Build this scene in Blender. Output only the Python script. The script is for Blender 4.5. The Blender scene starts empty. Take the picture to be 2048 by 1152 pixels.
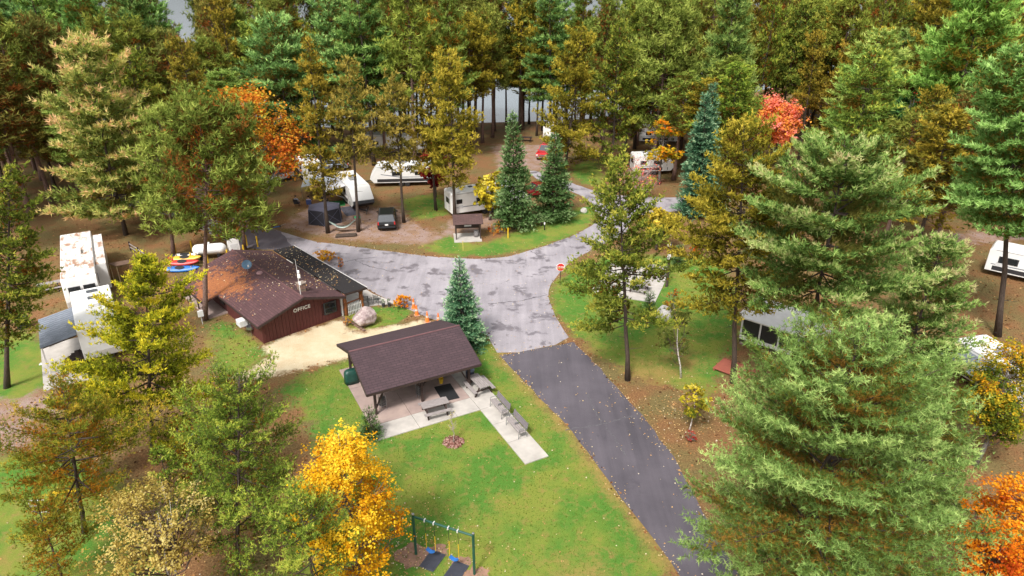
import bpy, bmesh, math, random
import numpy as np
from mathutils import Vector, Matrix

# ---------------------------------------------------------------- camera, sky, sun, exposure
S = bpy.context.scene
COL = S.collection
R = math.radians
cd = bpy.data.cameras.new('camera'); cam = bpy.data.objects.new('camera', cd); COL.objects.link(cam)
cam.location = (0, 0, 25.5); cam.rotation_euler = (R(90 - 25), 0, 0)
cd.sensor_width = 36; cd.lens = 24; cd.clip_end = 6000
S.camera = cam
SUN_EL, SUN_AZ = R(52), R(205)          # soft light through thin cloud, from behind and left of the camera
W = bpy.data.worlds.new('World'); S.world = W; W.use_nodes = True
nt = W.node_tree; bg = nt.nodes['Background']
sky = nt.nodes.new('ShaderNodeTexSky'); sky.sky_type = 'NISHITA'; sky.sun_disc = False
sky.sun_elevation = SUN_EL; sky.sun_rotation = SUN_AZ
sky.air_density = 1.0; sky.dust_density = 4.0; sky.ozone_density = 1.0
hs = nt.nodes.new('ShaderNodeHueSaturation'); hs.inputs['Saturation'].default_value = 0.12
nt.links.new(sky.outputs[0], hs.inputs['Color']); nt.links.new(hs.outputs[0], bg.inputs[0])
bg.inputs[1].default_value = 0.088
sd = bpy.data.lights.new('sun', 'SUN'); sd.energy = 1.5; sd.angle = R(10); sd.color = (1.0, 0.96, 0.9)
sun = bpy.data.objects.new('sun', sd); COL.objects.link(sun)
to_sun = Vector((math.sin(SUN_AZ) * math.cos(SUN_EL), math.cos(SUN_AZ) * math.cos(SUN_EL), math.sin(SUN_EL)))
sun.rotation_euler = to_sun.to_track_quat('Z', 'Y').to_euler()
S.view_settings.view_transform = 'Standard'; S.view_settings.look = 'None'
S.view_settings.exposure = 1.4; S.view_settings.gamma = 1.0
S.render.engine = 'CYCLES'
S.cycles.max_bounces = 6; S.cycles.diffuse_bounces = 4; S.cycles.transmission_bounces = 3; S.cycles.glossy_bounces = 2
S.cycles.use_denoising = True
try: S.cycles.denoiser = 'OPENIMAGEDENOISE'
except Exception: pass

# ---------------------------------------------------------------- helpers
def tag(o, label=None, cat=None, group=None, kind=None):
    if label: o['label'] = label
    if cat: o['category'] = cat
    if group: o['group'] = group
    if kind: o['kind'] = kind
    return o

def thing(name, label, cat, loc=(0, 0, 0), rz=0.0, group=None):
    o = bpy.data.objects.new(name, None); COL.objects.link(o)
    o.location = loc; o.rotation_euler = (0, 0, rz); o.empty_display_size = 0.2
    return tag(o, label, cat, group)

class MB:
    """collects shapes for ONE mesh"""
    def __init__(s): s.v = []; s.f = []; s.sm = False
    def add(s, vs, fs):
        n = len(s.v); s.v += [tuple(p) for p in vs]; s.f += [tuple(i + n for i in f) for f in fs]; return s
    def box(s, c, d, rz=0.0, M=None):
        x, y, z = d[0] / 2, d[1] / 2, d[2] / 2
        P = [Vector((a * x, b * y, e * z)) for e in (-1, 1) for b in (-1, 1) for a in (-1, 1)]
        if rz: Q = Matrix.Rotation(rz, 3, 'Z'); P = [Q @ p for p in P]
        if M is not None: P = [M @ p for p in P]
        c = Vector(c)
        return s.add([p + c for p in P], [(0, 2, 3, 1), (4, 5, 7, 6), (0, 1, 5, 4), (2, 6, 7, 3), (0, 4, 6, 2), (1, 3, 7, 5)])
    def beam(s, a, b, w, h=None, up=(0, 0, 1)):
        a = Vector(a); b = Vector(b); h = h or w; d = (b - a).normalized(); u = Vector(up)
        if abs(d.dot(u)) > .95: u = Vector((1, 0, 0))
        x = d.cross(u).normalized(); z = x.cross(d).normalized()
        V = [p + x * (i * w / 2) + z * (j * h / 2) for p in (a, b) for i, j in ((-1, -1), (1, -1), (1, 1), (-1, 1))]
        return s.add(V, [(3, 2, 1, 0), (4, 5, 6, 7), (0, 1, 5, 4), (1, 2, 6, 5), (2, 3, 7, 6), (3, 0, 4, 7)])
    def path(s, pts, rad, n=6, cap=True):
        pts = [Vector(p) for p in pts]; k = len(pts)
        if not hasattr(rad, '__len__'): rad = [rad] * k
        V = []; pu = None
        for i, p in enumerate(pts):
            d = (pts[min(i + 1, k - 1)] - pts[max(i - 1, 0)]).normalized()
            u = pu if pu is not None else (Vector((1, 0, 0)) if abs(d.x) < .9 else Vector((0, 1, 0)))
            x = d.cross(u).normalized(); y = x.cross(d).normalized(); pu = y
            V += [p + (x * math.cos(2 * math.pi * j / n) + y * math.sin(2 * math.pi * j / n)) * rad[i] for j in range(n)]
        F = [(i * n + j, i * n + (j + 1) % n, (i + 1) * n + (j + 1) % n, (i + 1) * n + j) for i in range(k - 1) for j in range(n)]
        if cap: F += [tuple(range(n))[::-1], tuple(range((k - 1) * n, k * n))]
        return s.add(V, F)
    def tube(s, a, b, r, r2=None, n=8): return s.path([a, b], [r, r if r2 is None else r2], n)
    def lathe(s, prof, n=16, c=(0, 0, 0), M=None):
        V = [Vector((r * math.cos(2 * math.pi * j / n), r * math.sin(2 * math.pi * j / n), z)) for r, z in prof for j in range(n)]
        if M is not None: V = [M @ p for p in V]
        V = [p + Vector(c) for p in V]; k = len(prof)
        F = [(i * n + j, i * n + (j + 1) % n, (i + 1) * n + (j + 1) % n, (i + 1) * n + j) for i in range(k - 1) for j in range(n)]
        F += [tuple(range(n))[::-1], tuple(range((k - 1) * n, k * n))]
        return s.add(V, F)
    def loft(s, secs, cap=True):
        n = len(secs[0]); k = len(secs); V = [p for q in secs for p in q]
        F = [(i * n + j, i * n + (j + 1) % n, (i + 1) * n + (j + 1) % n, (i + 1) * n + j) for i in range(k - 1) for j in range(n)]
        if cap: F += [tuple(range(n))[::-1], tuple(range((k - 1) * n, k * n))]
        return s.add(V, F)
    def prism(s, poly, z0, z1):
        n = len(poly)
        V = [(x, y, z0) for x, y in poly] + [(x, y, z1) for x, y in poly]
        return s.add(V, [tuple(range(n))[::-1], tuple(range(n, 2 * n))] + [(i, (i + 1) % n, (i + 1) % n + n, i + n) for i in range(n)])
    def extrude(s, poly, axis, a, b):
        """poly of (p,q) extruded along axis 'x' or 'y' from a to b"""
        n = len(poly)
        mk = (lambda t, p, q: (t, p, q)) if axis == 'x' else (lambda t, p, q: (p, t, q))
        V = [mk(a, p, q) for p, q in poly] + [mk(b, p, q) for p, q in poly]
        return s.add(V, [tuple(range(n)), tuple(range(n, 2 * n))[::-1]] + [(i + n, (i + 1) % n + n, (i + 1) % n, i) for i in range(n)])
    def build(s, name, m, parent=None, loc=None, bevel=0.0, smooth=False):
        me = bpy.data.meshes.new(name); me.from_pydata(s.v, [], s.f); me.update()
        bm = bmesh.new(); bm.from_mesh(me)
        bmesh.ops.recalc_face_normals(bm, faces=bm.faces)
        if bevel: bmesh.ops.bevel(bm, geom=[e for e in bm.edges if e.calc_face_angle(0) > .6], offset=bevel, segments=2, affect='EDGES', profile=.6)
        bm.to_mesh(me); bm.free()
        if smooth:
            for p in me.polygons: p.use_smooth = True
        o = bpy.data.objects.new(name, me); COL.objects.link(o)
        if m: me.materials.append(m)
        if parent: o.parent = parent
        if loc: o.location = loc
        return o

def copy_tree(o, parent=None):
    c = o.copy(); COL.objects.link(c); c.parent = parent
    for ch in list(o.children): copy_tree(ch, c)
    return c

def arr_mesh(name, V, F3, attr=None):
    """triangle mesh from numpy arrays"""
    me = bpy.data.meshes.new(name); n = len(F3)
    me.vertices.add(len(V)); me.vertices.foreach_set('co', np.asarray(V, np.float32).ravel())
    me.loops.add(n * 3); me.loops.foreach_set('vertex_index', np.asarray(F3, np.int32).ravel())
    me.polygons.add(n); me.polygons.foreach_set('loop_start', np.arange(0, n * 3, 3, dtype=np.int32))
    me.polygons.foreach_set('loop_total', np.full(n, 3, np.int32))
    if attr is not None:
        for k, a in attr.items():
            A = me.attributes.new(k, 'FLOAT', 'POINT'); A.data.foreach_set('value', np.asarray(a, np.float32))
    me.update(); me.validate()
    return me

# ---------------------------------------------------------------- materials
MATS = {}
class NT:
    def __init__(s, name):
        s.m = bpy.data.materials.new(name); s.m.use_nodes = True; s.t = s.m.node_tree
        s.b = s.t.nodes['Principled BSDF']; s.out = s.t.nodes['Material Output']
    def n(s, typ, **kw):
        o = s.t.nodes.new('ShaderNode' + typ)
        for k, v in kw.items():
            if k.startswith('_'): setattr(o, k[1:], v); continue
            k2 = int(k[1:]) if k[0] == 'i' and k[1:].isdigit() else k.replace('__', ' ')
            i = o.inputs[k2]
            if isinstance(v, bpy.types.NodeSocket): s.t.links.new(v, i)
            else: i.default_value = v
        return o
    def link(s, a, b): s.t.links.new(a, b)
    def ramp(s, fac, stops, interp='LINEAR'):
        r = s.t.nodes.new('ShaderNodeValToRGB'); r.color_ramp.interpolation = interp
        e = r.color_ramp.elements
        while len(e) < len(stops): e.new(0.5)
        for q, (p, c) in zip(e, stops): q.position = p; q.color = (c[0], c[1], c[2], 1) if hasattr(c, '__len__') else (c, c, c, 1)
        s.link(fac, r.inputs[0]); return r.outputs[0]
    def mix(s, f, a, b, mode='MIX'):
        o = s.t.nodes.new('ShaderNodeMix'); o.data_type = 'RGBA'; o.blend_type = mode
        for i, v in ((0, f), (6, a), (7, b)):
            if isinstance(v, bpy.types.NodeSocket): s.link(v, o.inputs[i])
            else: o.inputs[i].default_value = v if i == 0 else ((*v, 1) if len(v) == 3 else v)
        return o.outputs[2]
    def math(s, op, a, b=0.0, clamp=False):
        o = s.t.nodes.new('ShaderNodeMath'); o.operation = op; o.use_clamp = clamp
        for i, v in ((0, a), (1, b)):
            if isinstance(v, bpy.types.NodeSocket): s.link(v, o.inputs[i])
            else: o.inputs[i].default_value = v
        return o.outputs[0]
    def coord(s, which='Object', scale=None, rot=None):
        c = s.t.nodes.new('ShaderNodeTexCoord').outputs[which]
        if scale is None and rot is None: return c
        mp = s.t.nodes.new('ShaderNodeMapping'); s.link(c, mp.inputs[0])
        if scale is not None: mp.inputs['Scale'].default_value = scale
        if rot is not None: mp.inputs['Rotation'].default_value = rot
        return mp.outputs[0]
    def noise(s, v, sc, det=4.0, rough=.55, out=0):
        o = s.n('TexNoise', Vector=v, Scale=sc, Detail=det, Roughness=rough); return o.outputs[out]
    def bump(s, h, strength=.3, dist=.02):
        o = s.n('Bump', Height=h, Strength=strength, Distance=dist); s.link(o.outputs[0], s.b.inputs['Normal'])
    def set(s, **kw):
        for k, v in kw.items():
            i = s.b.inputs[k.replace('__', ' ')]
            if isinstance(v, bpy.types.NodeSocket): s.link(v, i)
            else: i.default_value = (*v, 1) if hasattr(v, '__len__') and len(v) == 3 else v
        return s

def plain(name, c, rough=.6, var=.25, sc=3.0, metal=0.0, bump=0.0, bsc=30.0, c2=None, coat=0.0, spec=.5):
    """one colour with grain and soft mottling"""
    if name in MATS: return MATS[name]
    t = NT(name); v = t.coord()
    d = c2 or tuple(x * (1 - var) for x in c)
    f = t.noise(v, sc, 5, .6)
    t.set(Base__Color=t.mix(t.ramp(f, [(.3, 0.0), (.7, 1.0)]), d, c), Roughness=rough, Metallic=metal)
    t.b.inputs['Specular IOR Level'].default_value = spec
    if coat: t.b.inputs['Coat Weight'].default_value = coat
    if bump: t.bump(t.noise(v, bsc, 3), bump)
    MATS[name] = t.m; return t.m

def wood(name, c, c2, rough=.75, axis=(1, 8, 8)):
    if name in MATS: return MATS[name]
    t = NT(name); v = t.coord(scale=axis); f = t.noise(v, 2.5, 6, .65)
    t.set(Base__Color=t.mix(t.ramp(f, [(.3, 0.0), (.7, 1.0)]), c2, c), Roughness=rough); t.bump(f, .3, .01)
    MATS[name] = t.m; return t.m

# ---------------------------------------------------------------- the ground and its zones (metres)
def inside_dist(P, poly):
    """signed distance to polygon, positive inside"""
    d = np.full(len(P), 1e9); ins = np.zeros(len(P), bool); n = len(poly)
    for i in range(n):
        a = np.array(poly[i]); b = np.array(poly[(i + 1) % n]); e = b - a; w = P - a
        t = np.clip((w @ e) / max(e @ e, 1e-9), 0, 1); q = w - t[:, None] * e
        d = np.minimum(d, np.hypot(q[:, 0], q[:, 1]))
        c = (a[1] > P[:, 1]) != (b[1] > P[:, 1])
        with np.errstate(divide='ignore', invalid='ignore'): xi = (b[0] - a[0]) * (P[:, 1] - a[1]) / (b[1] - a[1]) + a[0]
        ins ^= c & (P[:, 0] < xi)
    return np.where(ins, d, -d)
def smooth01(d, w): t = np.clip(d / w * .5 + .5, 0, 1); return t * t * (3 - 2 * t)
LAWN_MAIN=[(-10.5,22.3),(8.0,22.3),(5.8,28.3),(3.8,33.7),(1.2,39.1),(-1.5,45.3),(-2.6,44.6),(-4.6,43.8),(-9.8,43.8),(-11.7,42.4),(-13.6,41.4),(-15.7,39.1),(-13.1,35.7),(-11.2,32.2),(-8.6,28.1),(-9.3,24.6)]
LAWN_RIGHT=[(3.7,55.3),(5.5,59.3),(8.6,61.7),(13.6,62.4),(20.2,61.1),(19.4,52.3),(16.7,44.6),(15.0,42.4),(12.9,37.4),(10.4,39.1),(8.2,40.7),(6.4,43.0),(4.2,47.8),(3.2,51.3)]
LAWN_KIOSK=[(-9.3,64.4),(-6.6,68.0),(-3.3,65.1),(-1.3,66.8),(3.1,72.8),(7.5,77.2),(10.5,78.2),(8.6,71.1),(6.7,68.0),(1.8,63.7),(-3.1,62.1),(-7.1,62.4)]
LAWN_BACK=[(8.4,96.6),(12.3,99.5),(12.4,88.9),(10.7,85.4),(8.5,89.4)]
LAWN_OFFICE=[(-24.7,48.6),(-21.9,47.8),(-18.9,44.6),(-17.4,42.8),(-18.9,40.4),(-20.5,41.0),(-22.6,44.6)]
LAWN_ISLAND=[(-13.8,49.3),(-11.8,50.7),(-9.4,51.1),(-8.0,50.2),(-8.9,48.2),(-12.2,46.6)]
LAWN_LEFT=[(-40.8,43.8),(-37.6,46.9),(-34.6,44.6),(-26.9,39.1),(-31.0,39.1),(-32.2,37.4),(-36.1,37.4)]
LAWN_LOW=[(-32.5,30.9),(-27.5,32.0),(-24.0,30.9),(-20.8,28.1),(-16.8,24.6),(-15.5,21.7),(-25.5,21.7)]
LAWN_RV=[(-13.7,80.1),(-9.1,83.2),(-7.1,74.5),(-10.9,72.8)]
SAND_PATH=[(-18.7,44.6),(-16.4,46.5),(-13.6,48.8),(-12.4,46.6),(-8.9,47.9),(-7.0,48.6),(-5.3,47.8),(-8.5,45.3),(-11.8,42.8),(-13.7,41.7),(-16.2,40.7),(-18.5,39.4),(-19.9,39.4),(-18.4,41.0),(-17.4,42.8)]
GRAVEL_SITE=[(-23.9,77.2),(-19.8,80.1),(-15.5,76.3),(-14.0,78.2),(-10.7,71.1),(-7.6,68.0),(-7.0,72.8),(-1.4,74.5),(-1.3,71.1),(-8.4,65.1),(-12.6,65.8),(-16.9,66.5),(-25.3,70.3)]
GRAVEL_LEFT=[(-34.1,34.7),(-29.9,34.9),(-27.9,33.2),(-29.0,32.5),(-32.3,32.2)]
GRAVEL_BACK=[(-3.1,109.0),(5.3,109.0),(7.8,99.5),(6.0,92.6),(2.5,93.9),(-1.7,93.9)]
GRAVEL_RIGHT=[(45.9,68.0),(56.5,70.3),(53.9,66.5),(44.8,65.1)]
DIRT_LEFT=[(-37.9,39.8),(-32.2,40.1),(-28.6,35.7),(-29.8,34.7),(-34.1,34.7)]
ROAD_OLD=[(-0.9,43.0),(-1.5,44.6),(-1.9,46.3),(-3.7,47.3),(-5.7,48.2),(-9.4,51.1),(-12.5,54.3),(-15.3,57.0),(-18.4,60.5),(-21.8,63.7),(-24.3,63.7),(-27.5,64.4),(-33.9,69.8),(-39.2,74.5),(-44.6,77.2),(-51.5,80.1),(-53.3,83.2),(-46.8,81.5),(-42.7,80.7),(-36.9,77.2),(-30.7,73.1),(-24.9,69.1),(-20.9,66.2),(-17.6,65.2),(-13.8,63.8),(-8.5,62.1),(-4.6,61.4),(-1.2,61.5),(1.8,63.4),(5.5,66.8),(7.6,69.2),(9.9,72.8),(9.7,76.3),(9.5,79.7),(8.0,83.2),(5.3,86.1),(2.5,90.8),(2.5,94.4),(5.5,90.8),(8.8,86.1),(11.4,82.6),(17.0,81.1),(24.5,81.1),(23.2,76.3),(16.0,75.4),(13.3,72.8),(12.0,68.0),(9.0,65.1),(6.1,61.4),(4.2,57.7),(3.3,54.8),(3.1,52.3),(3.4,49.7),(3.8,47.8),(4.6,45.0)]
ROAD_NEW=[(-0.9,43.0),(4.6,45.0),(5.9,42.1),(8.2,35.7),(9.3,31.6),(10.3,24.6),(11.2,19.5),(8.7,19.5),(7.8,23.1),(5.8,28.3),(3.8,33.7),(0.6,40.1)]
CAMP_CLEAR=[(-25.7,68.0),(-28.3,80.1),(-32.6,93.9),(-27.7,96.6),(-21.6,95.2),(-16.7,91.3),(-10.7,86.5),(-5.0,105.6),(-1.2,112.5),(8.6,110.7),(10.7,91.3),(12.6,76.3),(24.4,76.3),(21.6,56.4),(15.5,50.4),(5.6,61.1),(-8.9,61.1)]
LEFT_CLEAR=[(-51.1,68.0),(-42.9,72.8),(-42.4,80.1),(-22.5,68.0),(-13.0,48.6),(-18.2,42.4),(-24.8,39.8),(-34.3,38.5),(-46.2,52.3)]
RIGHT_CLEAR=[(18.0,56.4),(26.2,52.3),(25.0,43.8),(20.1,37.4),(12.7,36.2)]
RIGHT_CLEAR2=[(47.2,71.1),(60.5,72.8),(38.8,42.4),(30.6,37.4),(31.7,43.8)]

SHORE = [(-3000, 120), (-150, 136), (-90, 130), (-62, 128), (-30, 122), (-10, 126), (6, 128), (24, 133), (45, 148), (80, 190), (200, 260), (3000, 420)]
xs = np.concatenate([[-3000, -1200, -500, -250, -160], np.arange(-105, 105.1, 1.2), [160, 250, 500, 1200, 3000]])
ys = np.concatenate([[-200, -60, -10], np.arange(6, 138.1, 1.2), [170, 220, 320, 600, 1200, 2200, 4000]])
gx, gy = np.meshgrid(xs, ys); G = np.stack([gx.ravel(), gy.ravel()], 1)
def zone(*polys, w=1.2):
    z = np.zeros(len(G))
    for p in polys: z = np.maximum(z, smooth01(inside_dist(G, p), w))
    return z
z_grass = zone(LAWN_MAIN, LAWN_RIGHT, LAWN_KIOSK, LAWN_BACK, LAWN_OFFICE, LAWN_LEFT, LAWN_LOW, LAWN_RV, w=2.4)
z_grass = np.maximum(z_grass, zone(LAWN_ISLAND, w=.8))
z_sand = zone(SAND_PATH, w=1.2) * (1 - zone(LAWN_ISLAND, w=.8))
z_grav = zone(GRAVEL_SITE, GRAVEL_LEFT, GRAVEL_BACK, GRAVEL_RIGHT, DIRT_LEFT, w=2.5)
_dr = np.maximum(0, -inside_dist(G, ROAD_NEW)); z_dry = .95 * np.exp(-(_dr / 1.1) ** 1.3)
for _x, _y, _r, _a in ((3.2, 22.5, 3.2, .75), (-1.5, 27.5, 2.2, .5), (1.2, 30.0, 1.6, .45), (-4.0, 26.0, 1.6, .5), (-3.5, 32.0, 1.5, .45), (9.5, 40.5, 3.0, .9), (12.5, 42.5, 2.5, .8), (8.0, 46.0, 2.2, .55), (-22.5, 44.5, 3.0, .6), (-9.5, 67.0, 3.5, .7), (2.5, 66.0, 2.5, .4), (-24.0, 24.0, 3.5, .5), (-33.0, 43.5, 2.5, .5)): z_dry = np.maximum(z_dry, _a * np.exp(-((G[:, 0] - _x) ** 2 + (G[:, 1] - _y) ** 2) / _r ** 2))
nx, ny = len(xs), len(ys)
idx = np.arange(nx * ny).reshape(ny, nx)
q = np.stack([idx[:-1, :-1], idx[:-1, 1:], idx[1:, 1:], idx[1:, :-1]], -1).reshape(-1, 4)
tri = np.concatenate([q[:, [0, 1, 2]], q[:, [0, 2, 3]]])
me = arr_mesh('ground', np.column_stack([G, np.zeros(len(G))]), tri, {'grass': z_grass, 'sand': z_sand, 'gravel': z_grav, 'dry': z_dry})
ground = bpy.data.objects.new('ground', me); COL.objects.link(ground); tag(ground, kind='structure')

t = NT('ground_mix'); v = t.coord()
edge = t.math('SUBTRACT', t.noise(v, .9, 5, .65), .5)
edge2 = t.math('SUBTRACT', t.noise(v, 6.0, 3, .6), .5)
jit = t.math('ADD', t.math('MULTIPLY', edge, 1.1), t.math('MULTIPLY', edge2, .55))
def wgt(name, lo=.38, hi=.62):
    a = t.n('Attribute', _attribute_name=name).outputs['Fac']
    return t.ramp(t.math('ADD', a, jit), [(lo, 0.0), (hi, 1.0)])
# pine needle litter
l1 = t.noise(v, .35, 5, .6); l2 = t.noise(v, 9.0, 6, .7)
lit = t.ramp(l2, [(.25, (.065, .036, .018)), (.48, (.19, .095, .042)), (.68, (.32, .17, .075)), (.85, (.46, .30, .16))])
lit = t.mix(t.ramp(l1, [(.40, 0.0), (.62, .8)]), lit, t.ramp(l2, [(.3, (.06, .055, .02)), (.7, (.22, .19, .075))]))
# lawn
g1 = t.noise(v, .28, 4, .6); g2 = t.noise(v, 2.2, 5, .6); g3 = t.noise(t.coord(scale=(1, 1, 1)), 26.0, 4, .75)
gr = t.ramp(g3, [(.25, (.028, .075, .012)), (.5, (.074, .180, .024)), (.72, (.15, .29, .05))])
gr = t.mix(t.ramp(g1, [(.42, 0.0), (.58, .9)]), gr, t.ramp(g3, [(.25, (.075, .095, .016)), (.5, (.19, .22, .035)), (.75, (.32, .31, .075))]))
gr = t.mix(t.ramp(g2, [(.52, 0.0), (.70, .75)]), gr, t.ramp(g3, [(.3, (.16, .115, .035)), (.7, (.36, .24, .085))]))
gr = t.mix(wgt('dry', .42, .85), gr, t.ramp(g3, [(.25, (.13, .085, .025)), (.5, (.26, .19, .055)), (.75, (.40, .30, .11))]))
# trodden sand and gravel
s2 = t.noise(v, 14.0, 6, .75); s1 = t.noise(v, .8, 4)
sa = t.mix(t.ramp(s1, [(.35, 0.0), (.65, .6)]), t.ramp(s2, [(.3, (.36, .26, .15)), (.7, (.66, .54, .36))]), (.62, .56, .40))
gv = t.mix(t.ramp(s1, [(.38, 0.0), (.6, .7)]), t.ramp(s2, [(.28, (.15, .09, .07)), (.5, (.30, .21, .18)), (.72, (.50, .40, .36))]), t.ramp(s2, [(.3, (.14, .075, .035)), (.7, (.34, .20, .10))]))
col = t.mix(wgt('gravel'), lit, gv); col = t.mix(wgt('grass'), col, gr); col = t.mix(wgt('sand', .32, .62), col, sa)
t.set(Base__Color=col, Roughness=.95); t.b.inputs['Specular IOR Level'].default_value = .15
t.bump(t.math('ADD', g3, l2), .55, .05)
me.materials.append(t.m)

# lake behind the trees
lake = MB()
pts = SHORE + [(3000, 3500), (-3000, 3500)]
lake.add([(x, y, .012) for x, y in pts], [tuple(range(len(pts)))])
t = NT('lake_water'); v = t.coord(scale=(1, .3, 1)); f = t.noise(v, .8, 3)
t.set(Base__Color=(.10, .13, .15), Roughness=.12); t.bump(f, .08, .05)
lk = lake.build('lake', t.m); tag(lk, kind='structure')
fh = MB()
rr = random.Random(3); prof = [(x, 2300 + 200 * math.sin(x * .002), 18 + 26 * rr.random()) for x in range(-3000, 3001, 150)]
fh.loft([[(x, y, -1), (x, y + 30, h), (x, y + 500, h * 1.3), (x, y + 600, -1)] for x, y, h in prof])
tag(fh.build('far_shore', plain('far_woods', (.05, .075, .06), .95, .4, .02)), kind='structure')

# ---------------------------------------------------------------- roads
def asphalt(name, dark, light, wet, rot, lo, hi):
    t = NT(name); v = t.coord()
    fine = t.noise(v, 60.0, 3, .8); big = t.noise(v, .22, 6, .62); streak = t.noise(t.coord(scale=(1.6, .10, 1), rot=(0, 0, rot)), 1.0, 5, .6)
    c = t.mix(t.ramp(t.math('ADD', t.math('MULTIPLY', big, .6), t.math('MULTIPLY', streak, .4)), [(.36, 0.0), (.60, 1.0)]), dark, light)
    patch = t.ramp(t.noise(v, .5, 7, .7), [(lo, 1.0), (hi, 0.0)])
    c = t.mix(patch, c, wet)
    c = t.mix(.35, c, t.ramp(fine, [(.3, tuple(x * .5 for x in dark)), (.7, tuple(min(1, x * 1.5) for x in light))]))
    t.set(Base__Color=c, Roughness=t.ramp(patch, [(0.0, .8), (1.0, .38)])); t.bump(fine, .25, .01)
    return t.m
def sheet(name, poly, z, m, parent=None):
    b = MB(); b.add([(x, y, z) for x, y in poly], [tuple(range(len(poly)))])
    return b.build(name, m, parent)
M_OLD = asphalt('asphalt_old', (.17, .153, .172), (.37, .34, .365), (.080, .066, .080), R(25), .41, .46)
M_NEW = asphalt('asphalt_new', (.044, .039, .049), (.115, .100, .118), (.034, .029, .039), R(-28), .30, .40)
def rough_edge(poly, step=.6, amp=.10, seed=1):
    r = random.Random(seed); out = []
    for i, a in enumerate(poly):
        b = poly[(i + 1) % len(poly)]; L = math.hypot(b[0] - a[0], b[1] - a[1]); k = max(1, int(L / step))
        for j in range(k): out.append((a[0] + (b[0] - a[0]) * j / k + r.uniform(-amp, amp), a[1] + (b[1] - a[1]) * j / k + r.uniform(-amp, amp)))
    return out
def smooth_poly(p, n=2, keep=()):
    for _ in range(n):
        q = []
        for i, a in enumerate(p):
            b = p[(i + 1) % len(p)]
            q += [(a[0] * .75 + b[0] * .25, a[1] * .75 + b[1] * .25), (a[0] * .25 + b[0] * .75, a[1] * .25 + b[1] * .75)]
        p = q
    return p
road = tag(sheet('road', rough_edge(smooth_poly(ROAD_OLD, 1), .8, .07), .008, M_OLD), kind='structure')
drive = tag(sheet('entrance_road', rough_edge(ROAD_NEW, .8, .06), .014, M_NEW), kind='structure')
wl = [p for p in ROAD_OLD if p[0] < -21]
tag(sheet('west_lane', rough_edge(wl, .8, .10, 3), .012, asphalt('asphalt_mid', (.075, .066, .082), (.14, .125, .145), (.045, .038, .048), R(40), .36, .44)), kind='structure')
M_SEAL = plain('crack_seal', (.125, .115, .13), .8, .5, 8)
def strip(pts, w, seed, name, z, m, parent):
    r = random.Random(seed); L = []; Rr = []
    P = []
    for (ax, ay), (bx, by) in zip(pts, pts[1:]):
        for j in range(12): P.append((ax + (bx - ax) * j / 12, ay + (by - ay) * j / 12))
    P.append(pts[-1]); 
    dx, dy = pts[-1][0] - pts[0][0], pts[-1][1] - pts[0][1]; q = math.hypot(dx, dy); nx_, ny_ = -dy / q, dx / q
    for x, y in P:
        o = r.uniform(-.08, .08); ww = w * r.uniform(.4, 1.3)
        L.append((x + nx_ * (o + ww), y + ny_ * (o + ww), z)); Rr.append((x + nx_ * (o - ww), y + ny_ * (o - ww), z))
    b = MB(); n = len(L); b.add(L + Rr, [(i, i + 1, n + i + 1, n + i) for i in range(n - 1)])
    return b.build(name, m, parent)
strip([(3.24, 34.15), (5.6, 34.7), (8.15, 35.81)], .07, 4, 'crack_seal', .019, M_SEAL, drive)
strip([(-.87, 42.97), (1.9, 43.7), (4.75, 44.95)], .05, 5, 'pavement_joint', .020, M_SEAL, drive)
strip([(5.55, 34.75), (5.2, 36.6), (5.0, 38.2)], .05, 6, 'crack_seal', .021, M_SEAL, drive)
strip([(5.75, 34.65), (6.2, 33.2), (6.6, 31.7)], .05, 7, 'crack_seal', .021, M_SEAL, drive)
M_CRACK = plain('tar_crack', (.045, .040, .048), .6, .4, 8)
strip([(-2.05, 51.5), (.7, 52.1), (3.0, 53.2)], .035, 11, 'tar_crack', .013, M_CRACK, road)
strip([(1.85, 63.4), (2.9, 61.9), (3.6, 61.6)], .03, 12, 'tar_crack', .013, M_CRACK, road)
strip([(-15.3, 61.2), (-13.7, 59.6), (-11.0, 58.2)], .03, 13, 'tar_crack', .013, M_CRACK, road)
strip([(-17.0, 60.0), (-15.3, 61.2), (-13.2, 61.8)], .035, 14, 'tar_crack', .0135, M_CRACK, road)

# ---------------------------------------------------------------- trees
def unit(a): return a / np.maximum(np.linalg.norm(a, axis=-1, keepdims=True), 1e-9)
def blades(rng, P, D, tint, n, length, width, spread, lensc=None):
    """needle tufts: n thin blades fan out of every point"""
    P = np.repeat(P, n, 0); D = np.repeat(D, n, 0); tt = np.repeat(tint, n)
    d = unit(D + rng.normal(size=P.shape) * spread)
    L = length * rng.uniform(.65, 1.2, (len(P), 1))
    sd_ = unit(np.cross(d, rng.normal(size=P.shape))) * (width / 2)
    V = np.stack([P - sd_, P + sd_, P + d * L], 1).reshape(-1, 3)
    return V, np.repeat(np.clip(tt + rng.normal(size=len(tt)) * .05, 0, 1), 3)
def leaves(rng, P, Nn, tint, size):
    """small kite shaped leaves, folded a little along the rib"""
    n = len(P); a = unit(np.cross(Nn, rng.normal(size=P.shape))); b = np.cross(Nn, a)
    s = size * rng.uniform(.6, 1.25, (n, 1)); f = Nn * s * .15
    V = np.stack([P - a * s * .5, P + b * s * .42 + f, P + a * s * .55, P - b * s * .42 + f], 1).reshape(-1, 3)
    i = np.arange(n)[:, None] * 4
    F = np.concatenate([i + np.array([[0, 1, 2]]), i + np.array([[0, 2, 3]])])
    return V, F, np.repeat(tint, 4)

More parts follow.
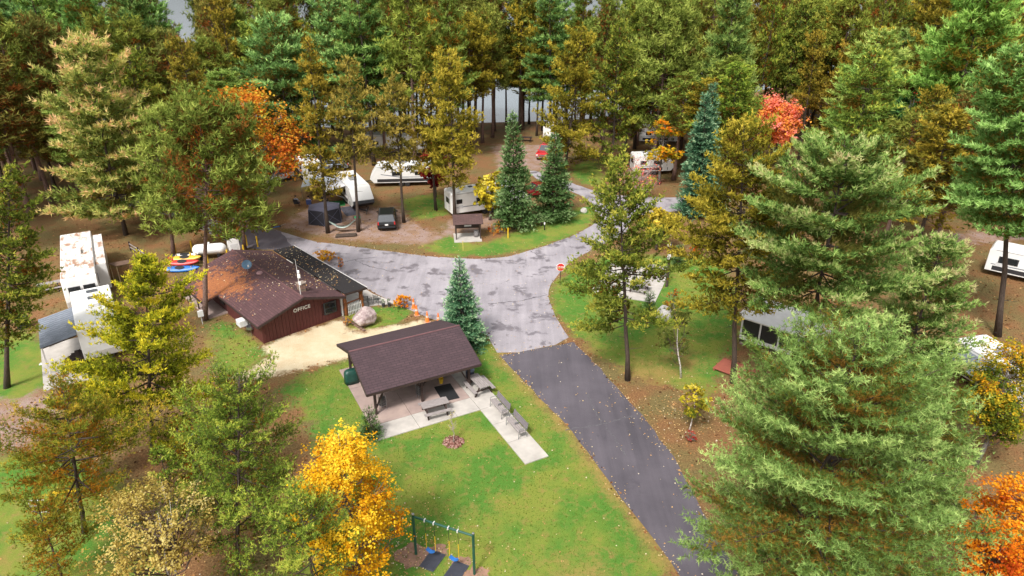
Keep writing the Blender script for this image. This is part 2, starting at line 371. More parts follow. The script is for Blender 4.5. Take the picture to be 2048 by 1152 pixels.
def conifer(name, seed, H, cb, Rc, kind, lod):
    """returns trunk mesh, crown mesh. lod ~ size of the tufts (1 at 45 m)"""
    rng = np.random.default_rng(seed); Rc = Rc * {'white': 1.18, 'jack': 1.22, 'red': 1.02, 'spruce': .90}[kind]
    wood_ = MB()
    K = dict(
        white=dict(dz=.55, nb=(5, 7), el=(-.02, .70), curve=.34, lo=.72, hi=1.10, prof=lambda t: min((1 - t) ** .55 * (.74 + .26 * min(1, t * 5)), (1 - t) * 2.3 + .02), s0=.16, sub=.17, subl=.40, up=.55, gap=.10, nd=.20, tuft=.27, bl=6, spr=.50, flat=.22, w=.20),
        jack=dict(dz=.50, nb=(4, 6), el=(-.10, .80), curve=.36, lo=.45, hi=1.35, prof=lambda t: min((1 - t) ** .46 * (.66 + .34 * min(1, t * 4)), (1 - t) * 2.6 + .03), s0=.22, sub=.15, subl=.36, up=.80, gap=.19, nd=.15, tuft=.20, bl=5, spr=.62, flat=.34, w=.30),
        red=dict(dz=.50, nb=(5, 7), el=(-.10, .95), curve=.45, lo=.62, hi=1.06, prof=lambda t: math.sin(math.pi * min(1, (t * .76 + .22))) ** .50, s0=.30, sub=.17, subl=.34, up=.9, gap=.10, nd=.21, tuft=.30, bl=6, spr=.80, flat=.42, w=.20),
        spruce=dict(dz=.27, nb=(7, 9), el=(-.25, .55), curve=.26, lo=.82, hi=1.08, prof=lambda t: (1 - t) ** .92 + .01, s0=.10, sub=.14, subl=.40, up=.22, gap=.02, nd=.125, tuft=.16, bl=5, spr=.45, flat=.12, w=.26),
    )[kind]
    if kind == 'white' and lod > .85: K.update(dz=.95, nb=(6, 8), flat=.10, sub=.135, el=(-.06, .62), lo=.80, s0=.10, gap=.07)
    if kind == 'white' and lod <= .85: K.update(spr=.80, up=.40, nd=.21, gap=.14, prof=lambda t: min((1 - t) ** .42 * (.74 + .26 * min(1, t * 5)), (1 - t) * 2.6 + .02))
    if kind == 'red' and lod < 1.6: K.update(gap=.20)
    z0 = H * cb
    # trunk, a little crooked
    k = 9; wob = np.cumsum(rng.normal(size=(k, 2)) * .035 * (H / 14), 0); wob -= wob[0]
    tz = np.linspace(0, H * .985, k); r0 = .0085 * H + .03
    if kind == 'spruce': wob *= .2; r0 *= .8
    if kind == 'red': r0 *= 1.3
    tr = [max(.02, r0 * (1 - z / H) ** .8 + (.35 * r0 if i == 0 else 0)) for i, z in enumerate(tz)]
    trunk_at = lambda z: np.array([np.interp(z, tz, wob[:, 0]), np.interp(z, tz, wob[:, 1]), z])
    wood_.path([trunk_at(z) for z in tz], tr, 8)
    # dead stubs on the bare trunk
    for z in np.arange(max(1.5, H * .1), z0, .9):
        if rng.random() < .45 and kind in ('jack', 'red', 'white'):
            a = rng.uniform(0, 6.28); L = rng.uniform(.3, 1.1); p = trunk_at(z)
            wood_.path([p, p + np.array([math.cos(a) * L, math.sin(a) * L, rng.uniform(-.25, .2)])], [.03, .008], 3, False)
    SP, SD, SL, ST = [], [], [], []     # sub shoots: start, direction, length, tint
    z = z0; wh = 0
    dz = K['dz'] * max(.85, lod * .62)
    while z < H * .985:
        t = (z - z0) / (H - z0); Lb = Rc * K['prof'](t)
        nb = rng.integers(K['nb'][0], K['nb'][1] + 1); az0 = rng.uniform(0, 6.28)
        wl = rng.uniform(.55, 1.2) if kind == 'jack' else rng.uniform(.72, 1.15) if kind != 'spruce' else rng.uniform(.93, 1.05)
        for j in range(nb):
            if rng.random() < K['gap']: continue
            L = max(.25, Lb * wl * rng.uniform(K['lo'], K['hi']))
            az = az0 + j * 6.283 / nb + rng.normal() * .22
            el = K['el'][0] + (K['el'][1] - K['el'][0]) * t ** 1.3 + rng.normal() * .09
            p = trunk_at(z + rng.uniform(-.12, .12)); ns = 6; pts = [p]; dirs = []
            azz = az; cv = K['curve'] * rng.uniform(.5, 1.4)
            for s in range(ns):
                e = el - (.18 if kind in ('jack', 'white') else 0) * (s < 2) + cv * (s / (ns - 1)) ** 1.5; azz += rng.normal() * (.10 if kind != 'spruce' else .03)
                d = np.array([math.cos(azz) * math.cos(e), math.sin(azz) * math.cos(e), math.sin(e)])
                dirs.append(d); p = p + d * L / ns; pts.append(p)
            rb = min(tr[0] * .4, .012 + .011 * L)
            wood_.path(pts[::2] if lod > .8 else pts, np.linspace(rb, .006, len(pts[::2] if lod > .8 else pts)), 3, False)
            P = np.array(pts); D = np.array(dirs + [dirs[-1]])
            st = K['sub'] * max(.62, lod * .88) ; m = max(2, int(L * (1 - K['s0']) / st * 2))
            ss = np.sort(rng.uniform(K['s0'], 1.0, m)); ss[-1] = 1.0
            f = ss * ns; i0 = np.minimum(f.astype(int), ns - 1); fr = (f - i0)[:, None]
            q = P[i0] * (1 - fr) + P[i0 + 1] * fr; dd = D[i0]
            side = unit(np.cross(dd, np.array([0, 0, 1.0]))) * np.where(np.arange(m) % 2, 1, -1)[:, None]
            upv = np.array([0, 0, 1.0]) * rng.uniform(-.2, 1.0, (m, 1)) * K['flat'] * 2
            sdir = unit(dd * rng.uniform(.45, 1.1, (m, 1)) + side * rng.uniform(.4, 1.0, (m, 1)) + upv); sdir[-1] = dd[-1]
            sl = (K['subl'] * L * (1.12 - ss * .85) + .16 + .05 * lod) * rng.uniform(.5, 1.15, m)
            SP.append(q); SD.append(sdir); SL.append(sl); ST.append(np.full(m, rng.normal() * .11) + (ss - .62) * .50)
        z += dz * rng.uniform(.7, 1.35) * (1 if kind == 'spruce' else (1.15 - .45 * t)); wh += 1
    # leader
    SP.append(np.array([trunk_at(H * .95), trunk_at(H * .975)])); SD.append(np.array([[0, 0, 1.], [.1, 0, 1.]])); SL.append(np.array([H * .045, .35])); ST.append(np.zeros(2))
    SP = np.concatenate(SP); SD = np.concatenate(SD); SL = np.concatenate(SL); ST = np.concatenate(ST)
    if lod < .75:      # visible twigs near the camera
        for a, d, l in list(zip(SP, SD, SL))[::3]: wood_.path([a, a + d * l], [.010, .004], 3, False)
    spacing = K['nd'] * lod
    cnt = np.maximum(1, np.ceil(SL / spacing).astype(int))
    ii = np.repeat(np.arange(len(SL)), cnt); off = np.arange(len(ii)) - np.repeat(np.cumsum(cnt) - cnt, cnt)
    s = (off + 1) / np.repeat(cnt, cnt)
    T = SP[ii] + SD[ii] * (SL[ii] * s)[:, None]
    T[:, 2] += K['up'] * .12 * (SL[ii] * s) ** 2
    T += rng.normal(size=T.shape) * K['nd'] * lod * (.25 if kind in ('spruce', 'white') else .45)
    Dn = unit(SD[ii] + np.array([0, 0, K['up']]) + rng.normal(size=T.shape) * .25)
    tint = np.clip(.46 + ST[ii] + .42 * (s - .5) + rng.normal(size=len(ii)) * .13, 0, 1)  # paler tips, darker inner needles: bough highlights and crown shade painted into tint
    near = lod < .85; ln = K['tuft'] * lod ** .9
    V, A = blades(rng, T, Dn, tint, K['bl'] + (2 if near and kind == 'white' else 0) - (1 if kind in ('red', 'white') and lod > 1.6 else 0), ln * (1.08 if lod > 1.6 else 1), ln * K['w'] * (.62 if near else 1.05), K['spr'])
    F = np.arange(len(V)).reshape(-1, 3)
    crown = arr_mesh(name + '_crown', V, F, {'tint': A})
    tm = bpy.data.meshes.new(name + '_trunk'); tm.from_pydata(wood_.v, [], wood_.f); tm.update()
    for p_ in tm.polygons: p_.use_smooth = True
    return tm, crown

def broadleaf(name, seed, H, cb, Rc, n_leaf, size, lobes=46, stems=1, dens=1.0, flare=.9, thin=False):
    rng = np.random.default_rng(seed); w = MB(); wl = MB(); z0 = H * cb; hc = (H - z0) / 2; cz = z0 + hc
    fork = H * (cb * .6 + .10)
    stem_tops = []
    for s in range(stems):
        a = rng.uniform(0, 6.28) if stems > 1 else 0; sp = (Rc * .38 if stems > 1 else 0.0)
        top = np.array([math.cos(a + s * 2.1) * sp, math.sin(a + s * 2.1) * sp, H * .93])
        k = 7; wob = np.cumsum(rng.normal(size=(k, 3)) * .05, 0) * np.array([1, 1, .2]); wob -= wob[0]
        pts = [np.array([0, 0, 0]) * (1 - u) + np.array([top[0], top[1], 0]) * u ** 1.2 + np.array([0, 0, top[2] * u]) + wob[i] for i, u in enumerate(np.linspace(0, 1, k))]
        r0 = (.012 * H + .04) / math.sqrt(stems) * (.55 if thin else 1)
        w.path(pts, [r0 * (1 - u * .93) + (.3 * r0 if u == 0 else 0) for u in np.linspace(0, 1, k)], 7)
        stem_tops.append(np.array(pts))
    C = []; tries = 0
    while len(C) < lobes:
        d = unit(rng.normal(size=3)); r = rng.uniform(.35, 1.0) ** .6; tries += 1
        zz = cz + d[2] * hc * r * .92; t = (zz - z0) / (H - z0)
        wd = Rc * (np.sin(np.pi * np.clip(t * .82 + .13, 0, 1)) ** flare)
        c = np.array([d[0] * wd * r, d[1] * wd * r, zz]); C.append(c)
    C = np.array(C); lr = Rc * .26 * rng.uniform(.55, 1.3, lobes)
    tw = []
    for c, l in zip(C, lr):
        sp = stem_tops[rng.integers(len(stem_tops))]
        zb = np.clip(c[2] - np.hypot(c[0], c[1]) * rng.uniform(.7, 1.3), H * cb * .6 + .2, H * .85)
        b = np.array([np.interp(zb, sp[:, 2], sp[:, j]) for j in range(3)])
        mid = b * .45 + c * .55 + np.array([0, 0, -.10 * Rc]) + rng.normal(size=3) * .06 * Rc
        wl.path([b, mid, c], [.012 * Rc + .012, .008 * Rc + .006, .006], 4, False)
        for q in range(3):
            e = c + rng.normal(size=3) * l * .6; wl.path([mid, e], [.010, .004], 3, False)
    per = rng.multinomial(n_leaf, (lr ** 2) / (lr ** 2).sum())
    P = []; T = []; N = []
    for c, l, m in zip(C, lr, per):
        # leaves hang on small sprays inside the lobe
        ns = max(3, m // 14); sc = c + rng.normal(size=(ns, 3)) * l * np.array([.55, .55, .42])
        k = rng.integers(0, ns, m); P.append(sc[k] + rng.normal(size=(m, 3)) * l * .17)
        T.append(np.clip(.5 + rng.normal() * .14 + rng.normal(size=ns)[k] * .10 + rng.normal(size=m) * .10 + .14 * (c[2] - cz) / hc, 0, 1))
        out = unit(c - np.array([0, 0, cz - .5 * hc])); N.append(unit(out * .6 + np.array([0, 0, .55]) + rng.normal(size=(m, 3)) * .55))
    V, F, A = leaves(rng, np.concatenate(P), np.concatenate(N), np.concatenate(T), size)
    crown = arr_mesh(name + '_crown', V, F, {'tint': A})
    tm = bpy.data.meshes.new(name + '_trunk'); tm.from_pydata(w.v, [], w.f); tm.update()
    for p_ in tm.polygons: p_.use_smooth = True
    lm = bpy.data.meshes.new(name + '_limbs'); lm.from_pydata(wl.v, [], wl.f); lm.update()
    return tm, crown, lm

def foliage_mat(name, stops, trans=.30, var=.22, rough=.55):
    t = NT(name)
    a = t.n('Attribute', _attribute_name='tint').outputs['Fac']
    oi = t.t.nodes.new('ShaderNodeObjectInfo')
    clump = t.noise(t.coord(), .55, 3, .6)
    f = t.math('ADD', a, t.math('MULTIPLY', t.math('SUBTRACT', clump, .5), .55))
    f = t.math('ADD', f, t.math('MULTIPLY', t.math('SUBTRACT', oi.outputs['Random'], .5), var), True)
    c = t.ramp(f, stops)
    c = t.mix(1.0, c, oi.outputs['Color'], 'MULTIPLY')
    t.t.nodes.remove(t.b)
    d = t.n('BsdfDiffuse', Color=c); tr = t.n('BsdfTranslucent', Color=c)
    mx = t.n('MixShader', i0=trans, i1=d.outputs[0], i2=tr.outputs[0]); t.link(mx.outputs[0], t.out.inputs[0])
    return t.m
FM = {
 # needles: old inner shoots brown or yellow, young tips paler with painted highlights
 'white': foliage_mat('white_pine_needles', [(.08, (0.325, 0.189, 0.035)), (.24, (0.089, 0.123, 0.016)), (.45, (0.122, 0.217, 0.046)), (.68, (0.244, 0.392, 0.099)), (.95, (0.455, 0.609, 0.186))]),
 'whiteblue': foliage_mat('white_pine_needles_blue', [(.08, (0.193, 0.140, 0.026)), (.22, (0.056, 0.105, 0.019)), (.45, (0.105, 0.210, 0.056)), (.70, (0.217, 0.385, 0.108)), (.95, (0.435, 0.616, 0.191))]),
 'whitepale': foliage_mat('white_pine_needles_pale', [(.08, (0.200, 0.150, 0.037)), (.25, (0.069, 0.094, 0.020)), (.45, (0.150, 0.213, 0.056)), (.66, (0.350, 0.388, 0.112)), (.86, (0.525, 0.450, 0.200)), (1.0, (0.575, 0.375, 0.225))]),
 'jack': foliage_mat('jack_pine_needles', [(.08, (0.140, 0.077, 0.021)), (.25, (0.084, 0.084, 0.014)), (.48, (0.182, 0.182, 0.025)), (.72, (0.343, 0.301, 0.042)), (.98, (0.504, 0.420, 0.070))]),
 'jackgreen': foliage_mat('jack_pine_needles_green', [(.06, (0.240, 0.112, 0.022)), (.20, (0.060, 0.083, 0.018)), (.45, (0.105, 0.173, 0.030)), (.72, (0.225, 0.323, 0.053)), (.98, (0.450, 0.495, 0.090))]),
 'jacklime': foliage_mat('jack_pine_needles_lime', [(.06, (0.110, 0.077, 0.013)), (.22, (0.072, 0.083, 0.011)), (.45, (0.160, 0.176, 0.018)), (.70, (0.352, 0.341, 0.028)), (.96, (0.572, 0.462, 0.039))]),
 'jackorange': foliage_mat('jack_pine_needles_orange', [(.05, (0.425, 0.163, 0.015)), (.28, (0.325, 0.163, 0.022)), (.45, (0.106, 0.131, 0.020)), (.70, (0.188, 0.231, 0.031)), (.96, (0.450, 0.338, 0.044))]),
 'red': foliage_mat('red_pine_needles', [(.08, (0.346, 0.120, 0.032)), (.26, (0.147, 0.093, 0.023)), (.46, (0.095, 0.136, 0.026)), (.72, (0.190, 0.256, 0.049)), (.97, (0.346, 0.408, 0.094))]),
 'redbrown': foliage_mat('red_pine_needles_brown', [(.06, (0.390, 0.143, 0.038)), (.36, (0.255, 0.112, 0.033)), (.54, (0.105, 0.105, 0.027)), (.76, (0.173, 0.203, 0.048)), (.97, (0.300, 0.300, 0.075))]),
 'spruce': foliage_mat('spruce_needles', [(.08, (0.048, 0.058, 0.016)), (.30, (0.048, 0.102, 0.028)), (.55, (0.096, 0.181, 0.056)), (.80, (0.191, 0.304, 0.110)), (1.0, (0.383, 0.493, 0.232))], .15),
 'bluespruce': foliage_mat('blue_spruce_needles', [(.08, (0.028, 0.068, 0.034)), (.32, (0.040, 0.115, 0.056)), (.55, (0.092, 0.203, 0.106)), (.80, (0.213, 0.365, 0.203)), (1.0, (0.482, 0.621, 0.364))], .15),
 'orange': foliage_mat('maple_leaves_orange', [(.10, (0.192, 0.026, 0.010)), (.32, (0.432, 0.078, 0.017)), (.52, (0.576, 0.180, 0.026)), (.74, (0.624, 0.348, 0.042)), (.96, (0.360, 0.336, 0.048))], .35),
 'pink': foliage_mat('maple_leaves_coral', [(.08, (.80, .45, .05)), (.32, (.88, .36, .08)), (.58, (.92, .28, .16)), (.95, (.95, .38, .34))], .4),
 'yellow': foliage_mat('maple_leaves_yellow', [(.08, (0.440, 0.140, 0.010)), (.30, (0.620, 0.260, 0.012)), (.55, (0.780, 0.440, 0.018)), (.95, (0.880, 0.620, 0.060))], .42),
 'fire': foliage_mat('maple_leaves_fire', [(.08, (0.420, 0.060, 0.012)), (.32, (0.660, 0.150, 0.015)), (.58, (0.800, 0.320, 0.018)), (.95, (0.880, 0.500, 0.040))], .42),
 'darkleaf': foliage_mat('leaves_dark_green', [(.04, (0.630, 0.042, 0.028)), (.10, (0.031, 0.070, 0.020)), (.40, (0.042, 0.112, 0.031)), (.75, (0.084, 0.196, 0.056)), (.97, (0.224, 0.308, 0.084))], .25),
 'yellowgreen': foliage_mat('leaves_yellow_green', [(.08, (0.070, 0.110, 0.018)), (.40, (0.200, 0.240, 0.025)), (.62, (0.550, 0.400, 0.030)), (.85, (0.700, 0.340, 0.020)), (1.0, (0.660, 0.180, 0.020))], .4),
 'crimson': foliage_mat('maple_leaves_crimson', [(.1, (0.140, 0.012, 0.016)), (.5, (0.340, 0.030, 0.035)), (.9, (0.500, 0.100, 0.050))], .35),
 'birch': foliage_mat('birch_leaves', [(.1, (0.200, 0.130, 0.030)), (.4, (0.420, 0.310, 0.070)), (.75, (0.620, 0.500, 0.160)), (1.0, (0.700, 0.620, 0.300))], .4),
 'yellow2': foliage_mat('young_leaves_yellow', [(.1, (0.120, 0.150, 0.020)), (.42, (0.450, 0.380, 0.030)), (.75, (0.750, 0.600, 0.050)), (1.0, (0.820, 0.720, 0.150))], .4),
 'birchgreen': foliage_mat('birch_leaves_green', [(.1, (0.200, 0.130, 0.040)), (.4, (0.120, 0.170, 0.040)), (.75, (0.240, 0.280, 0.060)), (1.0, (0.500, 0.420, 0.100))], .4),
}
def bark_mat(name, c, c2, sc=(6, 6, 1.2), white=False):
    t = NT(name); v = t.coord(scale=sc); f = t.noise(v, 3.0, 6, .7)
    if white: col = t.ramp(t.noise(t.coord(scale=(2, 2, 9)), 2.0, 4, .6), [(.36, (.05, .04, .035)), (.44, c2), (.62, c)])
    else: col = t.ramp(f, [(.30, c2), (.62, c)])
    t.set(Base__Color=col, Roughness=.9); t.bump(f, .8, .04); return t.m
BARK = bark_mat('pine_bark', (.085, .058, .042), (.022, .016, .012))
BARK_RED = bark_mat('red_pine_bark', (.24, .145, .115), (.045, .026, .020), (4, 4, 2.5))
BARK_GREY = bark_mat('grey_bark', (.20, .18, .16), (.06, .05, .042))
BARK_TWIG = bark_mat('twig_bark', (.16, .11, .08), (.07, .05, .04))
BARK_BIRCH = bark_mat('birch_bark', (.74, .70, .65), (.52, .47, .42), white=True)

def place(name, meshes, fol, bark, x, y, h, H0, r, R0, rz, tilt, label, cat, group=None, color=(1, 1, 1)):
    e = thing(name, label, cat, (x, y, -.03), 0, group)
    e.rotation_euler = (0, tilt, 0)
    parts = [('trunk', meshes[0], bark), ('crown', meshes[1], fol)]
    if len(meshes) > 2: parts.append(('limbs', meshes[2], BARK_TWIG if bark == BARK_BIRCH else bark))
    for part, me, m in parts:
        o = bpy.data.objects.new(part, me); COL.objects.link(o); o.parent = e
        o.rotation_euler = (0, 0, rz); o.scale = (r / R0, r / R0, h / H0)
        if not me.materials: me.materials.append(m)
        o.material_slots[0].link = 'OBJECT'; o.material_slots[0].material = m
        o.color = (*color, 1)
    return e
# kind, x, y, height, crown base, crown radius, tilt, look, label
HERO = [
('white',-40.92,67.98,20.0,0.15,6.24,0.000,'paleyellow','huge pale yellow tipped white pine left, layered boughs behind long white trailers'),
('white',-55.81,95.24,23.4,0.42,5.40,0.000,'green','tall green white pine reaching the top edge behind the pale yellow pine'),
('white',-47.67,96.61,24.3,0.53,4.10,0.000,'green','green white pine beside the bright gap of sky at top left'),
('white',-64.99,96.61,22.5,0.43,5.14,0.000,'hazybluegreen','hazy blue green white pine at the top left corner'),
('jack',-34.01,38.83,16.0,0.26,2.34,0.305,'olive','dark olive jack pine cut by the left edge, leaning trunk on the lawn'),
('red',-24.70,48.60,16.5,0.49,4.70,0.180,'redgreen','tall red pine with long bare flaky trunk in front of the office roof'),
('red',-33.38,62.38,13.4,0.22,3.54,0.118,'redgreen','slim red pine standing beside the kayak rack'),
('red',-26.80,63.71,12.2,0.20,3.62,0.070,'redgreen','forked red pine with dark twin trunks behind the office chimney dish'),
('maple_mid',-29.57,72.77,15.1,0.17,6.73,0.000,'orange','orange and rust maple behind the red pine by the office'),
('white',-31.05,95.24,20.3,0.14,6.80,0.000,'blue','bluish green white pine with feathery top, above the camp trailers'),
('white',-24.68,99.46,22.7,0.26,6.34,0.000,'blue','bluish white pine at the top edge right of its feathery neighbour'),
('jack',-19.66,68.59,19.5,0.21,2.12,0.019,'golden','slim golden jack pine rising between hammock and screen tent'),
('jack',-16.49,69.05,17.7,0.43,2.45,0.049,'tan','greyish tan jack pine beside the green site sign'),
('jack',-12.02,71.93,15.8,0.39,2.55,-0.017,'tan','thin tan jack pine standing right of the black van'),
('jack',-8.90,76.29,15.2,0.32,2.13,-0.031,'golden','thin jack pine between black van and notice kiosk'),
('jack',-6.41,72.77,18.2,0.24,3.31,0.008,'yellow','bright yellow olive jack pine right behind the notice kiosk'),
('jack',-6.40,105.63,19.6,0.41,4.12,0.000,'yellow','yellow jack pine with open top high behind the kiosk pine'),
('jack',-13.72,105.63,19.9,0.58,3.15,0.000,'gold','orange gold thin tree among green pines at top centre'),
('red',-19.21,102.46,18.8,0.50,4.74,0.000,'redgreen','round topped red pine above the second row of campers'),
('jack',7.35,92.60,18.8,0.07,4.32,0.085,'yellow','dense yellow olive jack pine beside the white cargo trailer'),
('jack',13.68,92.60,19.4,0.08,3.65,0.000,'olive','olive jack pine right of the dense yellow one behind cargo trailer'),
('red',20.03,95.24,21.7,0.24,6.44,0.000,'redgreen','massive bushy red pine over the white campers right of centre'),
('spruce',0.33,69.83,12.5,0.08,2.51,-0.022,'spruce','narrow dark green spruce with spire top left of the red pickup'),
('spruce',4.70,72.43,9.7,0.09,2.61,-0.015,'spruce','broad green spruce in front of the red pickup truck'),
('spruce',21.56,74.49,13.4,0.07,3.04,-0.069,'bluespruce','tall blue green spruce right of the bare pink shrub'),
('spruce',22.68,79.13,13.9,0.35,1.86,0.000,'bluespruce','second spruce spire peeking from behind the tall blue green spruce'),
('jack',7.92,39.76,15.4,0.28,3.35,-0.109,'olive','lone jack pine with bare lower trunk on the right lawn'),
('jack',15.06,39.45,17.8,0.33,3.51,-0.098,'yellow','jack pine with long low limbs beside the white screened cabin'),
('maple_mid',36.53,95.24,10.4,0.30,4.03,0.000,'pink','small coral pink maple glowing before the dark forest'),
('jack',46.04,96.61,15.8,0.19,5.22,0.000,'olivebrown','brownish olive broad pine right of the coral pink maple'),
('jack',48.09,124.55,20.5,0.28,4.81,0.000,'olive','olive jack pine above the coral pink maple at top right'),
('maple_mid',50.24,116.29,15.6,0.34,2.31,0.000,'darkgreen','small dark green leafy tree between two olive pines'),
('white_near',17.59,35.43,17.4,0.51,6.17,0.000,'pale','large white pine with cone heavy pale tips right of centre'),
('white_near',24.52,36.51,11.8,0.23,3.33,0.000,'pale','smaller white pine with tan cones leaning over the grey camper roof'),
('white_near',11.26,19.26,14.8,0.31,5.52,0.000,'fresh','nearest huge white pine filling the lower right corner'),
('white_near',16.50,22.27,11.0,0.38,2.73,0.000,'fresh','secondary white pine top right of the nearest huge one'),
('white',37.29,45.96,22.0,0.42,4.55,-0.211,'green','white pine with bare dark leaning trunk near the right edge'),
('white',47.53,74.49,25.5,0.23,6.94,0.000,'bright','bright green white pine at the upper right edge'),
('white',49.32,80.12,19.5,0.35,4.06,0.000,'bright','white pine with grey limbs left of the upper right edge pine'),
('maple_mid',42.61,74.49,14.4,0.13,3.31,0.000,'darkgreen','dark green leafy maple with few red leaves at right'),
('maple_near',26.29,30.90,8.6,0.15,1.90,0.000,'yellowgreen','yellow green maple with orange patches at the right edge'),
('maple_near',18.90,19.73,9.0,0.32,1.86,0.000,'orangebright','fiery orange maple in the bottom right corner'),
('jack_near',-20.95,32.00,12.4,0.20,3.54,0.190,'limeyellow','lime yellow jack pine in front of the long white trailer'),
('jack_near',-12.67,22.69,11.5,0.22,3.07,0.199,'jgreen','big many limbed green jack pine at lower left'),
('jack_near',-21.35,25.76,9.0,0.23,3.19,0.140,'orangegreen','jack pine with orange tinged needles at the lower left'),
('maple_near',-6.84,22.14,9.5,0.02,2.20,0.000,'brightyellow','brilliant yellow maple left of the swing set'),
('jack_near',-8.05,20.20,7.5,0.45,2.22,0.000,'jgreen','low dark jack pine tucked under the yellow maple'),
('birch',-14.39,20.95,7.1,0.48,2.38,0.000,'birch','pale yellow birch with several white stems at the bottom left'),
('birch_thin',11.66,40.07,6.4,0.11,1.34,-0.179,'birchgreen','thin young birch with white stem on right lawn'),
('birch_thin',10.80,34.05,3.5,0.36,1.05,0.008,'yellow2','small yellow leaved young tree on brown verge of the road'),
('maple_mid',-2.50,72.77,6.0,0.16,1.77,0.000,'yellow2','small yellow leafed tree in front of the white travel trailer'),
('maple_mid',-9.42,81.13,6.8,0.14,1.82,0.000,'crimson','small crimson maple among the pines behind the kiosk'),
('maple_mid',14.45,63.71,4.5,0.34,1.98,0.000,'paleyellow2','pale yellow small tree half hidden behind the lone jack pine'),
('jack',-40.90,76.29,17.3,0.44,3.35,0.000,'olive','dark pine just right of pale yellow pine top'),
('red',-55.25,84.30,19.2,0.21,5.48,0.000,'redbrown','brownish red pine behind the pale yellow white pine at left'),
('red',-42.62,88.87,17.7,0.45,4.81,0.000,'redbrown','brownish red pine between white pine and orange maple'),
('jack_near',-16.53,27.70,5.7,0.23,1.78,0.151,'orangegreen','short orange tinged pine between the two lower left pines'),
('jack_near',-10.98,24.95,4.9,0.25,1.78,0.000,'jgreen','low green pine left of the yellow maple'),
('jack_near',-16.59,25.93,5.0,0.24,1.46,0.000,'jgreen','short green pine above the pale birch'),
('jack_near',-23.09,28.64,4.4,0.27,1.57,0.000,'orangegreen','low orange tinged pine at the edge of the left lawn'),
('jack_near',-14.39,28.64,5.9,0.21,1.69,0.000,'jgreen','green pine behind the big many limbed one'),
('jack_near',-20.16,22.27,5.0,0.26,1.64,0.000,'orangegreen','small pine at bottom left corner beside the birch'),
('red',-3.13,119.47,22.5,0.36,4.60,0.000,'redgreen','red pine at the lake shore left of the spire spruce top'),
('red',1.71,121.12,21.8,0.35,5.10,0.000,'redgreen','red pine at the lake shore behind the spire spruce'),
('jack',5.34,119.47,20.3,0.36,3.78,0.000,'yellow','yellow jack pine at the shore above the red pickup'),
('white',7.98,124.55,23.9,0.38,5.21,0.000,'blue','white pine high above the cargo trailer at the shore'),

]
LOOK = {  # look: material, tint
 'paleyellow': ('whitepale', (1.4, 1.35, 1.15)), 'green': ('white', (1.1, 1.2, 1.25)), 'hazybluegreen': ('whiteblue', (1.45, 1.4, 1.7)), 'blue': ('whiteblue', (1.5, 1.4, 1.55)),  # top left corner pine: tint lightened so its colour carries haze
 'olive': ('jackgreen', (1.12, .95, .85)), 'golden': ('jack', (1.02, .90, .85)), 'tan': ('jack', (1.05, .97, 1.35)), 'yellow': ('jack', (1.12, 1.06, .9)), 'gold': ('jack', (1.6, 1.1, .8)),
 'olivebrown': ('jack', (1.2, .98, 1.0)), 'redgreen': ('red', (1.2, 1.15, 1.1)), 'redbrown': ('redbrown', (1, 1, 1)), 'spruce': ('spruce', (1, 1, 1)), 'bluespruce': ('bluespruce', (1, 1, 1)),
 'orange': ('orange', (1.1, 1.25, 1.1)), 'pink': ('pink', (1.0, 1.0, 1.0)), 'darkgreen': ('darkleaf', (1, 1, 1)), 'pale': ('whitepale', (1.02, 1.28, 1.15)), 'fresh': ('white', (1.14, 1.08, 1.15)), 'jgreen': ('jackgreen', (1.25, 1.2, 1.05)), 'bright': ('white', (1.1, 1.2, .95)),
 'yellowgreen': ('yellowgreen', (1, 1, 1)), 'orangebright': ('fire', (1, 1, 1)), 'limeyellow': ('jacklime', (1.3, 1.38, 1.2)), 'orangegreen': ('jackorange', (1.25, 1.2, 1.1)), 'brightyellow': ('yellow', (1.06, 1.16, 1.1)),
 'birch': ('birch', (1, 1, 1)), 'birchgreen': ('birchgreen', (1, 1, 1)), 'yellow2': ('yellow2', (1, 1, 1)), 'crimson': ('crimson', (1, 1, 1)), 'paleyellow2': ('yellow2', (1, .95, 1.3)),
 'whitegreen': ('white', (.8, .95, .9)),
}
CAT = {'white': ('white_pine', 'pine tree'), 'jack': ('jack_pine', 'pine tree'), 'red': ('red_pine', 'pine tree'), 'spruce': ('spruce', 'spruce tree'), 'maple': ('maple_tree', 'maple tree'), 'birch': ('birch_tree', 'birch tree')}
TREE_XY = []
for i, (k, x, y, h, cb, r, tilt, look, label) in enumerate(HERO):
    base = k.split('_')[0]; nm, cat = CAT[base]; fm, colr = LOOK[look]
    dist = math.hypot(y, 25.5 - h * .6); lod = min(2.0, max(.62, dist / (40 if 'near' in k else 35)))
    if k in ('birch_thin',) or base == 'birch' or 'leafed' in label or 'leafy' in label or 'leaved' in label: nm, cat = ('birch_tree', 'birch tree') if 'birch' in label else ('leafy_tree', 'tree')
    bark = {'red': BARK_RED, 'maple': BARK_GREY, 'birch': BARK_BIRCH}.get(base, BARK)
    if base in ('white', 'jack', 'red', 'spruce'): ms = conifer(nm, 100 + i, h, cb, r, base, lod)
    else:
        near = k.endswith('near') or k == 'birch'
        sz = (.125 if near else .15) * max(.8, lod); n = int((24000 if near else 9000) * min(1.3, (r / (2.2 if near else 3.5)) ** 1.5))
        if k == 'birch': n = 9000; sz = .10
        if k == 'birch_thin': n = 2600; sz = .12
        ms = broadleaf(nm, 100 + i, h, cb, r, n, sz, lobes=(80 if near else 46) if k != 'birch_thin' else 26, stems=4 if k == 'birch' else 1, thin=k == 'birch_thin')
    place(nm, ms, FM[fm], bark, x, y, h, h, r, r, 0, tilt, label, cat, None, colr)
    TREE_XY.append((x, y))

